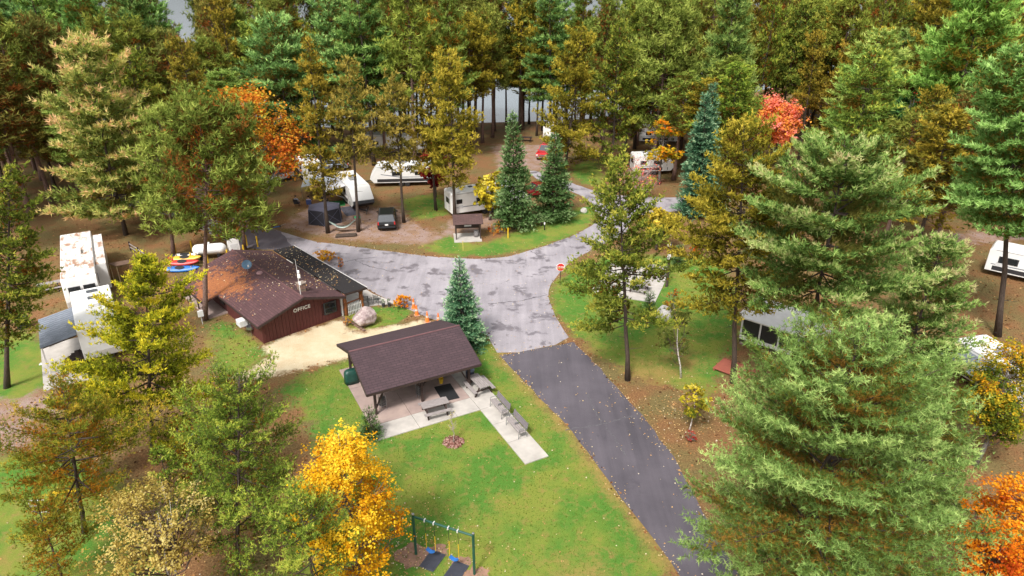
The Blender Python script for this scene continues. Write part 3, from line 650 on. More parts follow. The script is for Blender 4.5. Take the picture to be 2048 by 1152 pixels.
# the forest around the campground: shared meshes, every tree an object of its own
PROTO = {}
for kind, n_, Hh, cb, rc in (('red', 4, 21, .46, 3.45), ('jack', 4, 19, .38, 2.7), ('white', 3, 22, .34, 4.0)):
    PROTO[kind] = [(conifer(kind + '_forest', 700 + j * 7 + len(kind), Hh, cb + .05 * (j - 1), rc, kind, 1.9), Hh, rc) for j in range(n_)]
NO_TREE = [LAWN_MAIN, LAWN_RIGHT, LAWN_KIOSK, LAWN_OFFICE, LAWN_LEFT, LAWN_LOW, ROAD_OLD, ROAD_NEW, SAND_PATH, GRAVEL_SITE, GRAVEL_BACK, GRAVEL_LEFT, DIRT_LEFT, LAWN_BACK, CAMP_CLEAR, LEFT_CLEAR, RIGHT_CLEAR, RIGHT_CLEAR2]
frng = np.random.default_rng(11)
def shore_y(x): return float(np.interp(x, [p[0] for p in SHORE], [p[1] for p in SHORE]))
cand = []
for gy_ in np.arange(60, 136, 5.0):
    for gx_ in np.arange(-130, 140, 5.2):
        cand.append((gx_ + frng.uniform(-1.9, 1.9) + (2.7 if int(gy_ / 5.0) % 2 else 0), gy_ + frng.uniform(-1.9, 1.9)))
cand = np.array(cand); ok = np.ones(len(cand), bool)
for p in NO_TREE: ok &= inside_dist(cand, p) < -1.0
ok &= np.array([y < shore_y(x) - .5 for x, y in cand])
ok &= np.abs(cand[:, 0]) < cand[:, 1] * .82 + 6
ok &= ~((np.abs(cand[:, 0] / cand[:, 1] + .459) < .030) & (cand[:, 1] > 84))
for a_, w_, lim in ((.40, .065, 96), (.535, .035, 74), (.44, .03, 74), (-.395, .045, 78), (.29, .02, 74)): ok &= ~((np.abs(cand[:, 0] / cand[:, 1] - a_) < w_) & (cand[:, 1] < lim))
ok &= np.array([min(math.hypot(x - a, y - b) for a, b in TREE_XY) > 2.6 for x, y in cand])
ok &= ~((cand[:, 1] > 140) & (frng.random(len(cand)) < .45))
LM = [(-.80, 'in the top left corner'), (-.66, 'left of the pale yellow pine'), (-.52, 'behind the pale yellow pine'), (-.44, 'beside the pale sky gap'), (-.33, 'behind the orange maple'), (-.24, 'behind the feathery bluish pine'), (-.15, 'behind the camp trailers'), (-.06, 'behind the notice kiosk pines'), (.03, 'behind the spire topped spruce'), (.12, 'behind the cargo trailer'), (.20, 'left of the bushy red pine'), (.29, 'behind the blue green spruce'), (.38, 'left of the coral pink maple'), (.46, 'behind the coral pink maple'), (.56, 'behind the broad olive pine'), (.66, 'behind the dark green maple'), (.78, 'behind the upper right edge pine')]
PROTO['maple'] = [(broadleaf('maple_forest', 900 + j, 14, .3, 3.2, 3200, .30, lobes=30), 14, 3.2) for j in range(2)]
cand = cand[ok]; young = [(x + frng.uniform(-1, 1), shore_y(x) - frng.uniform(2, 6)) for x in np.arange(-38, 30, 2.3)]
for x, y in list(cand) + young:
    side = 0 if x < -38 else (1 if x < 12 else 2)
    pr = [(.48, .17, .32, .03), (.36, .50, .11, .03), (.48, .41, .08, .03)][side]
    kind = ('red', 'jack', 'white', 'maple')[frng.choice(4, p=pr)]
    me_, H0, R0 = PROTO[kind][frng.integers(len(PROTO[kind]))]
    h = H0 * frng.uniform(.72, 1.20) * (1.1 if y > 92 else .84)
    if (x, y) in young: h *= frng.uniform(.5, .85)
    r_keep = 0; r = R0 * frng.uniform(.78, 1.28)
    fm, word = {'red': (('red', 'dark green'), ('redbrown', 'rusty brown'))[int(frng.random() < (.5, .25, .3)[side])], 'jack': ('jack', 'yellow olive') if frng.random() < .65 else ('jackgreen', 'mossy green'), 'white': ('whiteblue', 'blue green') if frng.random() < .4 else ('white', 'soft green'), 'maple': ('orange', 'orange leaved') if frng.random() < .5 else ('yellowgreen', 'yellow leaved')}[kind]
    sh = frng.uniform(.84, 1.18); nm, cat = CAT[kind]
    kw = {'red': 'red pine', 'jack': 'jack pine', 'white': 'white pine', 'maple': 'maple'}[kind]
    lm = min(LM, key=lambda q: abs(q[0] - x / y))[1]; row = 'in the near rows' if y < 88 else 'in the middle rows' if y < 108 else 'in the back rows'
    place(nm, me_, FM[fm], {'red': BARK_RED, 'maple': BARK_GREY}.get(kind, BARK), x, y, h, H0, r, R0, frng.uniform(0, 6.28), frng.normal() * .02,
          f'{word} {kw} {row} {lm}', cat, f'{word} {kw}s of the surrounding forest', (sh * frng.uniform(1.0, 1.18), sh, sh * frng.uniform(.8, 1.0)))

# ---------------------------------------------------------------- shared finishes
M_DARKWOOD = wood('dark_stained_timber', (.055, .030, .024), (.022, .012, .010))
M_SIDING = wood('red_brown_siding', (.110, .022, .019), (.064, .014, .013), .7, (6, 6, 1))
M_GREYWOOD = wood('weathered_grey_planks', (.34, .30, .29), (.19, .165, .16))
M_RAWWOOD = wood('pale_lumber', (.50, .38, .22), (.34, .24, .13))
M_LOG = wood('varnished_knotty_log', (.30, .10, .030), (.11, .035, .014), .4, (3, 3, 1))
M_WHITE = plain('white_paint', (.76, .75, .74), .5, .10, 2)
M_TRIM = plain('white_trim', (.70, .68, .66), .6, .15, 4)
M_BLACK = plain('black_rubber', (.018, .018, .020), .7, .3, 6)
M_BLACKMETAL = plain('black_metal', (.025, .024, .026), .45, .3, 6, .3)
M_STEEL = plain('galvanised_steel', (.42, .43, .45), .35, .25, 8, .9)
M_GLASS = plain('dark_window_glass', (.016, .020, .024), .06, .3, 2, spec=.9)
M_SKYGLASS = plain('tinted_car_glass', (.030, .034, .040), .05, .2, 2, spec=1.0)
M_CONC = plain('concrete', (.50, .46, .42), .9, .30, 1.1, bump=.15, bsc=40)
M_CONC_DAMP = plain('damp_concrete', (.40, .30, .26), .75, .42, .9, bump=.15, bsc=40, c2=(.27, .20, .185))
M_YELLOW = plain('yellow_paint', (.70, .44, .02), .5, .2, 5)
M_ORANGE = plain('cone_orange', (.85, .20, .03), .5, .15, 5)
M_GREENP = plain('green_powder_coat', (.010, .085, .055), .35, .3, 5, coat=.3)
M_BLUEP = plain('blue_plastic', (.030, .17, .52), .4, .2, 5)
M_REDP = plain('red_plastic', (.52, .035, .030), .4, .2, 4)

def shingles(name, c, c2, litter=0.0, spots=0.0):
    """asphalt shingles: courses run along local x, butt edges down the slope (local y)"""
    t = NT(name); v = t.coord()
    br = t.n('TexBrick', Vector=v, Scale=1.0, Color1=(*c, 1), Color2=(*c2, 1), Mortar=(*[x * .35 for x in c2], 1))
    br.inputs['Brick Width'].default_value = .55; br.inputs['Row Height'].default_value = .20; br.inputs['Mortar Size'].default_value = .018; br.inputs['Bias'].default_value = -.2
    n1 = t.noise(v, 1.1, 5, .65); n2 = t.noise(v, 30, 3, .7)
    col = t.mix(t.ramp(n1, [(.38, 0.0), (.66, .65)]), br.outputs[0], tuple(x * .62 for x in c2))
    col = t.mix(t.math('MULTIPLY', t.ramp(n2, [(.35, 0.0), (.7, 1.0)]), .25), col, tuple(min(1, x * 1.9) for x in c))
    if litter:
        a = t.n('Attribute', _attribute_name='litter').outputs['Fac']
        m = t.ramp(t.math('ADD', a, t.math('MULTIPLY', t.math('SUBTRACT', t.noise(v, 2.6, 8, .8), .5), 2.9)), [(.50, 0.0), (.66, .9)])
        col = t.mix(m, col, t.ramp(t.noise(v, 12, 5, .7), [(.3, (.12, .045, .018)), (.55, (.36, .12, .035)), (.75, (.46, .20, .07))]))
    if spots:
        vo = t.n('TexVoronoi', Vector=v, Scale=3.2); m = t.ramp(vo.outputs['Distance'], [(.06, 1.0), (.085, 0.0)])
        pick = t.ramp(t.n('SeparateColor', Color=vo.outputs['Color']).outputs[0], [(1 - spots - .02, 0.0), (1 - spots, 1.0)])
        col = t.mix(t.math('MULTIPLY', m, pick), col, (.50, .28, .12))
    t.set(Base__Color=col, Roughness=.85); t.bump(t.math('ADD', br.outputs['Fac'], n2), .35, .012); return t.m
M_ROOF = shingles('brown_red_shingles', (.098, .045, .047), (.062, .028, .031), 1.0, .30)
M_ROOF_P = shingles('pavilion_shingles', (.064, .036, .042), (.046, .026, .032), 0, .05)
M_ROOF_K = shingles('kiosk_shingles', (.095, .05, .045), (.06, .032, .03), 0, .2)
M_FLATROOF = shingles('black_roll_roofing', (.018, .014, .015), (.012, .010, .011), 0, .55)

def slope(name, m, parent, quad, th=.09, nx=8, ny=8, litter=None):
    """roof slope: local x along the eave, y up the slope, thickness th; quad = eave a, eave b, ridge b, ridge a"""
    a, b, c, d = [Vector(p) for p in quad]; ex = (b - a).normalized(); n = (b - a).cross(d - a).normalized(); ey = n.cross(ex)
    Mx = Matrix((ex, ey, n)).transposed().to_4x4(); Mx.translation = a; inv = Mx.inverted()
    P = [inv @ p for p in (a, b, c, d)]; V = []; L = []
    for j in range(ny + 1):
        for i in range(nx + 1):
            u, w = i / nx, j / ny; p = (P[0] * (1 - u) + P[1] * u) * (1 - w) + (P[3] * (1 - u) + P[2] * u) * w
            V.append((p.x, p.y, th)); L.append(litter(u, w) if litter else 0.0)
    F = [(j * (nx + 1) + i, j * (nx + 1) + i + 1, (j + 1) * (nx + 1) + i + 1, (j + 1) * (nx + 1) + i) for j in range(ny) for i in range(nx)]
    rim = list(range(nx + 1)) + [(j + 1) * (nx + 1) + nx for j in range(ny)] + [ny * (nx + 1) + i for i in range(nx - 1, -1, -1)] + [j * (nx + 1) for j in range(ny - 1, 0, -1)]
    k = len(V); V += [(V[i][0], V[i][1], 0) for i in rim]; L += [0] * len(rim); r = len(rim)
    F += [(rim[(i + 1) % r], rim[i], k + i, k + (i + 1) % r) for i in range(r)] + [tuple(range(k, k + r))[::-1]]
    me = bpy.data.meshes.new(name); me.from_pydata(V, [], F); me.update(); me.materials.append(m)
    A = me.attributes.new('litter', 'FLOAT', 'POINT'); A.data.foreach_set('value', L)
    o = bpy.data.objects.new(name, me); COL.objects.link(o); o.parent = parent; o.matrix_local = Mx
    return o

def letters(txt, size, m, parent, origin, xdir, up, gap=1.0, depth=.02, name='letter'):
    x = Vector(xdir).normalized(); z = Vector(up).normalized(); n = x.cross(z)
    Mb = Matrix((x, z, n)).transposed().to_4x4(); pos = 0.0
    for ch in txt:
        cu = bpy.data.curves.new(name, 'FONT'); cu.body = ch; cu.size = size; cu.extrude = depth; cu.offset = size * .022
        tmp = bpy.data.objects.new('tmp', cu); COL.objects.link(tmp)
        dg = bpy.context.evaluated_depsgraph_get(); dg.update(); me = bpy.data.meshes.new_from_object(tmp.evaluated_get(dg))
        w = max((v.co.x for v in me.vertices), default=size * .3)
        bpy.data.objects.remove(tmp); bpy.data.curves.remove(cu)
        o = bpy.data.objects.new(name, me); COL.objects.link(o); me.materials.clear(); me.materials.append(m); o.parent = parent
        Mt = Mb.copy(); Mt.translation = Vector(origin) + x * pos; o.matrix_local = Mt
        pos += w + size * .10 * gap

# ---------------------------------------------------------------- office building (local x along the front gable, y to the back)
OF = thing('office_building', 'low red brown office with shingled gable roof and OFFICE on its front wall', 'office', (-18.66, 44.77, 0), math.atan2(4.59, 4.95))
W_, D_ = 6.6, 12.0; E_, RZ = 1.90, 2.92; RX = 3.3
core = MB(); core.extrude([(.06, 0), (W_ - .06, 0), (W_ - .06, E_ - .02), (RX, RZ - .10), (.06, E_ - .02)], 'y', .06, D_)
core.build('wall', plain('office_wall_core', (.075, .018, .016), .8), OF)
roofz = lambda x: E_ + (RZ - E_) * (1 - abs(x - RX) / RX) - .06
nb = 24
for i in range(nb):                                   # vertical siding boards on the gable wall
    x0 = i * W_ / nb; x1 = x0 + W_ / nb - .018
    wx0, wx1 = 5.15, 6.18
    def board(z0, z1a, z1b):
        MB().extrude([(x0, z0), (x1, z0), (x1, z1b), (x0, z1a)], 'y', 0.0 if i % 2 else -.012, .058).build('siding_board', M_SIDING, OF)
    if x1 > wx0 and x0 < wx1: board(.0, .62, .62); board(1.62, roofz(x0), roofz(x1))
    else: board(.0, roofz(x0), roofz(x1))
for i in range(24):                                   # left wall
    y0 = .062 + i * 6.6 / 24
    MB().box((.028, y0 + .13, (E_ - .1) / 2), (.05, .255, E_ - .1)).build('siding_board', M_SIDING, OF)
win = MB(); win.box((5.665, -.02, 1.12), (1.06, .10, 1.02)); wo = win.build('window', plain('window_frame_dark', (.045, .055, .06), .5), OF, bevel=.01)
for zz in (.88, 1.36): MB().box((5.665, -.078, zz), (.86, .02, .42)).build('pane', M_GLASS, wo)
litf = lambda u, w: max(0, 1 - abs(u - .42) * 2.0) * max(0, 1 - abs(w - .45) * 1.5) * 1.05 + .05
slope('roof_slope', M_ROOF, OF, [(-.47, 6.70, 1.76), (-.47, -.62, 1.76), (RX, -.62, RZ), (RX, 6.70, RZ)], .10, 10, 8, lambda u, w: .9 * max(0, 1 - abs(1 - u - .95) * 1.6) * max(0, 1 - abs(w - .35) * 1.3))
slope('roof_slope', M_ROOF, OF, [(-1.65, 12.6, 1.40), (-1.65, 6.704, 1.40), (RX, 6.704, RZ), (RX, 12.6, RZ)], .10, 10, 8, lambda u, w: .30 + .75 * max(0, 1 - abs(u - .75) * 1.3) * max(0, 1 - abs(w - .38) * 1.6))
slope('roof_slope', M_ROOF, OF, [(6.80, -.62, 1.86), (6.80, 12.6, 1.86), (RX + .004, 12.6, RZ), (RX + .004, -.62, RZ)], .10, 10, 8, lambda u, w: .12)
MB().path([(RX, -.64, RZ + .105), (RX, 12.62, RZ + .105)], .06, 6).build('ridge_cap', plain('ridge_cap', (.13, .06, .06), .85), OF)
for a, b in (((-.50, -.64, 1.73), (RX, -.64, RZ - .02)), ((RX, -.64, RZ - .02), (6.82, -.64, 1.83))): MB().beam(a, b, .05, .16).build('fascia', M_DARKWOOD, OF)
MB().beam((-.49, -.62, 1.72), (-.49, 6.7, 1.72), .05, .14).build('fascia', M_DARKWOOD, OF)
MB().beam((-1.67, 6.7, 1.36), (-1.67, 12.6, 1.36), .05, .14).build('fascia', M_DARKWOOD, OF)
letters('OFFICE', .40, plain('sign_white', (.80, .78, .74), .6, .1), OF, (2.62, -.045, 1.72), (1, 0, .0), (0, 0, 1), .8)
# side porch under the left wing: posts, rail, dark back wall
for yy in (7.2, 9.0, 10.8, 12.4): MB().beam((-1.45, yy, 0), (-1.45, yy, 1.42), .10).build('porch_post', M_DARKWOOD, OF)
MB().box((-.72, 9.7, .05), (1.6, 5.8, .10)).build('porch_floor', M_CONC_DAMP, OF)
for yy in (7.6, 9.4, 11.2):
    MB().box((.02, yy, .95), (.05, .8, .7)).build('window', M_GLASS, OF)
# front porch: flat black roof on the right with white edge, log pillars, picket gate
fr = slope('porch_roof', M_FLATROOF, OF, [(8.82, -.5, 1.98), (8.82, 12.2, 1.98), (6.83, 12.2, 2.06), (6.83, -.5, 2.06)], .08, 6, 3)
MB().beam((8.86, -.52, 1.99), (8.86, 12.22, 1.99), .05, .17).build('fascia', M_TRIM, OF)
MB().beam((6.84, -.53, 2.03), (8.86, -.53, 1.97), .05, .15).build('fascia', M_DARKWOOD, OF)
MB().box((6.70, -.02, .95), (.10, .10, 1.86)).build('corner_trim', M_TRIM, OF)
def log_pillar(x, y, r=.17):
    rr = random.Random(int(x * 100 + y)); b = MB(); pts = []; rad = []
    for j in range(15):
        z = 1.98 * j / 14; pts.append((x + rr.uniform(-.03, .03), y + rr.uniform(-.03, .03), z)); rad.append(r * rr.uniform(.8, 1.25))
    b.path(pts, rad, 9); b.build('log_pillar', M_LOG, OF, smooth=True)
for yy in (-.15, 3.6, 7.6, 11.6): log_pillar(8.45, yy)
log_pillar(6.98, -.10, .15)
MB().tube((6.95, -.12, 1.02), (8.4, -.12, 1.10), .07, .05).build('gate_rail', M_LOG, OF)
for i in range(9):
    x = 7.12 + i * .145; MB().box((x, -.30, .50), (.045, .03, .96 + .03 * (i % 2))).build('picket', M_WHITE, OF)
MB().box((7.70, -.275, .30), (1.25, .02, .05)).build('gate_rail', M_WHITE, OF); MB().box((7.70, -.275, .80), (1.25, .02, .05)).build('gate_rail', M_WHITE, OF)
for yy in (1.4, 4.6, 8.8): MB().box((W_ + .012, yy, 1.15), (.05, 1.3, .9)).build('window', M_GLASS, OF)
MB().box((W_ + .012, 6.6, .95), (.05, .95, 1.85)).build('door', plain('door_brown', (.10, .05, .03), .5), OF)
# chimney with stone courses, vent disc, wire
ch = MB(); ch.box((4.0, 1.0, 3.0), (.46, .46, .85)); cho = ch.build('chimney', plain('chimney_mortar', (.20, .16, .13), .95, .5, 5), OF)
rr = random.Random(5)
for k in range(6):
    for s_ in range(4):
        a = s_ * math.pi / 2; off = .235; w_ = .21
        for q_ in (-1, 1):
            cx, cy = 4.0 + math.cos(a) * off - math.sin(a) * q_ * .115, 1.0 + math.sin(a) * off + math.cos(a) * q_ * .115
            MB().box((cx, cy, 2.66 + k * .13), (.06, w_ * rr.uniform(.85, 1), .115), a).build('chimney_stone', plain('chimney_stone_%d' % rr.randrange(3), (rr.uniform(.2, .34), .19, .14), .9, .3, 6), cho)
MB().box((4.0, 1.0, 3.46), (.60, .60, .07)).build('chimney_cap', plain('cap_stone', (.28, .22, .18), .9), cho)
MB().lathe([(.001, 0), (.24, .0), (.27, .10), (.20, .2), (.001, .22)], 14, (2.9, 6.1, 2.88)).build('roof_vent', plain('vent_pink_grey', (.30, .17, .17), .7), OF)
MB().path([(3.7, .9, 2.98), (3.3, 2.5, 3.06), (3.1, 4.2, 3.02), (2.95, 5.8, 3.04)], .012, 4).build('cable', M_BLACK, OF)

d = thing('satellite_dish', 'blue grey satellite dish on the office roof ridge', 'satellite dish', (-21.9, 51.9, 2.85), R(20))
Mr = Matrix.Rotation(R(55), 3, 'X')
MB().lathe([(.001, 0), (.15, .02), (.30, .07), (.40, .14), (.39, .15), (.29, .09), (.001, .03)], 18, (0, 0, .55), Mr).build('reflector', plain('dish_blue', (.10, .20, .30), .35), d, smooth=True)
MB().path([(0, 0, 0), (0, .05, .5)], .03, 6).build('mast', M_STEEL, d)
MB().path([(.0, -.1, .45), (.12, -.50, .62)], .015, 5).build('feed_arm', M_STEEL, d); MB().box((.12, -.52, .64), (.12, .12, .16)).build('receiver', M_WHITE, d, bevel=.02)
a = thing('antenna_mast', 'thin white antenna mast with small radios rising beside the chimney', 'antenna', (-16.15, 47.1, 2.8))
MB().path([(0, 0, 0), (-.02, 0, 1.5), (-.05, 0, 3.1)], [.03, .025, .012], 6).build('mast', M_TRIM, a)
for z, s_ in ((1.15, .18), (1.75, .22), (2.1, .16)): MB().box((.07, -.05, z), (s_, .12, s_ * 1.5)).build('radio', M_WHITE, a, bevel=.03)
ac = thing('air_conditioner', 'white window air conditioner sticking out of the office side wall', 'air conditioner', (-20.6, 46.35, .78), math.atan2(4.59, 4.95))
MB().box((-.12, 0, .25), (.62, .72, .50)).build('case', M_WHITE, ac, bevel=.03)
for k in range(7): MB().box((-.438, 0, .07 + k * .06), (.02, .60, .02)).build('louver', plain('louver_grey', (.45, .45, .45), .6), ac)
gr = thing('disc_golf_basket', 'grey wire basket on a pole by the office corner', 'wire basket', (-20.0, 46.0, 0), .4)
MB().tube((0, 0, 0), (0, 0, 1.5), .025).build('pole', M_STEEL, gr)
MB().lathe([(.26, .62), (.30, .64), (.30, .86), (.28, .86), (.27, .66)], 14).build('basket', M_STEEL, gr)
for k in range(10):
    an = k * .628; MB().path([(.26 * math.cos(an), .26 * math.sin(an), 1.36), (.12 * math.cos(an), .12 * math.sin(an), 1.05), (.03 * math.cos(an), .03 * math.sin(an), .85)], .008, 3).build('chain', M_STEEL, gr)
MB().lathe([(.25, 1.34), (.28, 1.36), (.28, 1.44), (.25, 1.46)], 14).build('top_band', M_STEEL, gr)
mb_ = thing('meter_box', 'white utility box on a post at the red pine foot', 'utility box', (-24.55, 47.9, 0), .6)
MB().tube((0, 0, 0), (0, 0, .7), .03).build('post', M_TRIM, mb_); MB().box((0, -.03, .95), (.42, .16, .52)).build('case', M_WHITE, mb_, bevel=.02)

# porch concrete
def slab(name, label, cat, polys, z, m, **kw):
    r = thing(name, label, cat, (0, 0, 0)); 
    for p in polys: MB().prism(p, -.05, z).build('slab_panel', m, r)
    return r
slab('concrete_walk', 'pale concrete walk along the office porch', 'walkway', [[(-13.75, 49.50), (-12.9, 50.3), (-11.67, 51.12), (-14.3, 54.2), (-16.35, 52.2)], [(-11.64, 51.14), (-9.64, 51.50), (-12.1, 53.45), (-14.2, 55.9), (-14.28, 54.23)], [(-16.38, 52.22), (-14.32, 54.24), (-14.23, 55.95), (-18.0, 59.7), (-19.5, 57.0)], [(-19.53, 57.02), (-18.05, 59.75), (-21.3, 63.0), (-22.2, 60.0)]], .06, M_CONC)
bo = thing('boulder', 'big grey pink boulder on the grass island by the office', 'boulder', (-11.65, 47.75, 0), .5)
def rock(m, parent, r, seed, sq=(1, 1, 1), name='rock'):
    bm = bmesh.new(); bmesh.ops.create_icosphere(bm, subdivisions=4, radius=1.0); g = random.Random(seed)
    P = [(Vector((g.gauss(0, 1), g.gauss(0, 1), g.gauss(0, 1))).normalized(), g.uniform(.62, .95)) for _ in range(16)]
    from mathutils import noise as mn
    for v_ in bm.verts:
        d_ = v_.co.normalized(); k = 1.0
        for n_, o_ in P:
            c_ = d_.dot(n_)
            if c_ > .05: k = min(k, o_ / c_)
        k *= 1 + .06 * mn.noise(d_ * 3 + Vector((seed, 0, 0))) + .03 * mn.noise(d_ * 9)
        v_.co = Vector((d_.x * sq[0], d_.y * sq[1], d_.z * sq[2])) * k * r
    zmin = min(v_.co.z for v_ in bm.verts)
    for v_ in bm.verts: v_.co.z = max(v_.co.z - zmin * .82, -.03)
    me = bpy.data.meshes.new(name); bm.to_mesh(me); bm.free(); me.materials.append(m)
    o = bpy.data.objects.new(name, me); COL.objects.link(o); o.parent = parent; return o
t = NT('granite'); v = t.coord(); f = t.noise(v, 2.4, 7, .75); f2 = t.noise(v, 18, 4, .8)
t.set(Base__Color=t.mix(t.ramp(f2, [(.4, 0.0), (.65, .5)]), t.ramp(f, [(.32, (.15, .10, .11)), (.48, (.36, .27, .26)), (.66, (.60, .52, .48))]), (.12, .09, .09)), Roughness=.85); t.bump(f2, .6, .03)
M_GRANITE = t.m
rock(M_GRANITE, bo, 1.08, 4, (.95, .85, .85))
for k, (x, y, rr_, lb) in enumerate(((8.28, 75.38, .45, 'round white rock on the grass by the loop road'), (12.05, 48.6, .85, 'pale boulder beside the small spruce on the right lawn'))):
    b_ = thing('pale_boulder', lb, 'boulder', (x, y, 0), k * 1.3); rock(plain('pale_rock', (.66, .62, .58), .85, .35, 3), b_, rr_, 9 + k, (1, .9, .85))
# stone border of the grass island
sb_ = thing('stone_border', 'low border of flat brown stones between sand path and grass island', 'border')
rr = random.Random(8)
for k in range(9):
    u = k / 8; MB().box((-13.55 + 2.0 * u, 48.85 - 2.05 * u, .06), (.22, rr.uniform(.26, .34), rr.uniform(.12, .18)), R(-45) + rr.uniform(-.1, .1) + 1.57).build('stone', plain('border_stone', (.24, .15, .11), .95, .4, 6), sb_, bevel=.025)
# two folding metal chairs on the walk
def metal_chair(x, y, rz, label):
    c = thing('metal_chair', label, 'chair', (x, y, .06), rz, 'metal chairs on the office walk')
    MB().box((0, 0, .42), (.46, .44, .03)).build('seat', M_STEEL, c); 
    for k in range(4): MB().box((0, .225, .56 + k * .09), (.44, .02, .04)).build('back_slat', M_STEEL, c)
    for sx in (-1, 1):
        MB().path([(sx * .23, .23, .92), (sx * .23, .23, .42), (sx * .24, .28, 0)], .016, 5).build('leg', M_BLACKMETAL, c)
        MB().path([(sx * .24, -.22, 0), (sx * .23, -.22, .62), (sx * .23, .22, .64)], .016, 5).build('leg', M_BLACKMETAL, c)
metal_chair(-12.05, 51.3, R(150), 'grey slatted metal chair on office walk, nearer the log pillar'); metal_chair(-11.30, 51.45, R(160), 'grey slatted metal chair on office walk, nearer the potted shrubs')
def shrub(name, label, x, y, h, r, fm, n, size, seed, cat='shrub', z=0, group=None):
    ms = broadleaf(name, seed, h, .08, r, n, size, lobes=22, stems=3, thin=True)
    e = place(name, ms, FM[fm], BARK_GREY, x, y, h, h, r, r, 0, 0, label, cat, group); e.location.z = z; return e
for k, (x, y, lb) in enumerate(((-10.72, 50.94, 'left of two small potted evergreen shrubs by the walk'), (-10.25, 51.03, 'right of two small potted evergreen shrubs by the walk'))):
    p_ = thing('potted_shrub', lb, 'potted plant', (x, y, 0), 0, 'potted shrubs at the walk edge')
    MB().lathe([(.10, 0), (.14, .28), (.155, .28), (.155, .31), (.001, .31)], 12).build('pot', plain('pot_dark', (.05, .045, .05), .6), p_)
    ms = broadleaf('potted', 60 + k, .45, .1, .22, 350, .05, lobes=12, thin=True); o = bpy.data.objects.new('foliage', ms[1]); COL.objects.link(o); o.parent = p_; o.location.z = .28; ms[1].materials.append(FM['spruce'])
shrub('burning_bush', 'round orange yellow bush at the island tip by traffic cones', -8.97, 50.66, 1.25, .75, 'fire', 2600, .085, 71)
shrub('golden_shrub', 'spreading golden flowering shrub beside the black porch roof', -18.12, 61.11, .9, 1.15, 'yellow', 2200, .09, 72)
shrub('young_red_shrub', 'slim red and yellow shrub right of the black porch roof', -16.07, 58.9, 1.3, .32, 'fire', 500, .09, 73)
shrub('rusty_shrub', 'small rusty brown shrub left of the boulder', -12.95, 47.6, .8, .38, 'orange', 500, .07, 74)
# traffic cones
for k, (x, y, lb) in enumerate(((-8.15, 50.66, 'orange traffic cone farthest back, next to the orange bush'), (-7.73, 49.39, 'orange traffic cone second from the orange bush'), (-6.75, 48.26, 'orange traffic cone third from the orange bush'), (-5.84, 48.01, 'orange traffic cone half hidden behind the pavilion roof'))):
    c = thing('traffic_cone', lb, 'traffic cone', (x, y, .02), k * .3, 'traffic cones along the road edge')
    MB().box((0, 0, .02), (.44, .44, .04)).build('base', plain('cone_base', (.55, .30, .2), .7, .3), c, bevel=.01)
    MB().lathe([(.17, .04), (.035, .92), (.001, .93)], 14).build('cone', M_ORANGE, c, smooth=False)
    MB().lathe([(.120, .42), (.096, .58)], 14).build('band', plain('cone_band', (.8, .55, .45), .5), c)

# ---------------------------------------------------------------- picnic pavilion (local x along the eave, y to the back)
PV_A = math.atan2(2.99, 5.69)
PV = thing('picnic_pavilion', 'open picnic pavilion with brown shingled gable roof and dark braced posts', 'pavilion', (-8.56, 35.70, 0), PV_A)
def pv(x, y, z=0): c, s_ = math.cos(PV_A), math.sin(PV_A); return (-8.56 + x * c - y * s_, 35.70 + x * s_ + y * c, z)
slope('roof_slope', M_ROOF_P, PV, [(-.62, -.57, 2.0), (7.08, -.57, 2.0), (7.08, 2.9, 3.2), (-.62, 2.9, 3.2)], .08, 4, 4)
slope('roof_slope', M_ROOF_P, PV, [(7.08, 6.4, 2.0), (-.62, 6.4, 2.0), (-.62, 2.904, 3.2), (7.08, 2.904, 3.2)], .08, 4, 4)
MB().path([(-.64, 2.9, 3.285), (7.10, 2.9, 3.285)], .06, 6).build('ridge_cap', plain('ridge_cap_p', (.16, .075, .08), .85), PV)
for x in (-.64, 7.10):
    for y0 in (-.58, 6.41): MB().beam((x, y0, 1.98), (x, 2.9, 3.17), .04, .17).build('rake_board', M_DARKWOOD, PV)
for y in (-.59, 6.42): MB().beam((-.62, y, 1.97), (7.08, y, 1.97), .04, .15).build('fascia', M_DARKWOOD, PV)
for y in (0, 5.85):
    for x in (0, 3.1, 6.43):
        MB().beam((x, y, 0), (x, y, 1.96), .15).build('post', M_DARKWOOD, PV)
        for s_ in (-1, 1):
            if (x == 0 and s_ < 0) or (x > 6 and s_ > 0): continue
            MB().beam((x + s_ * .05, y, .55 if x != 3.1 else 1.2), (x + s_ * .75, y, 1.96), .09).build('brace', M_DARKWOOD, PV)
    MB().beam((-.5, y, 2.05), (7.0, y, 2.05), .13, .18).build('beam', M_DARKWOOD, PV)
for x in (0, 1.6, 3.2, 4.8, 6.43):
    MB().beam((x, .25, 2.18), (x, 5.6, 2.18), .06, .12).build('tie_beam', M_DARKWOOD, PV)
    MB().beam((x, 2.9, 2.3), (x, 2.9, 3.05), .09).build('king_post', M_DARKWOOD, PV)
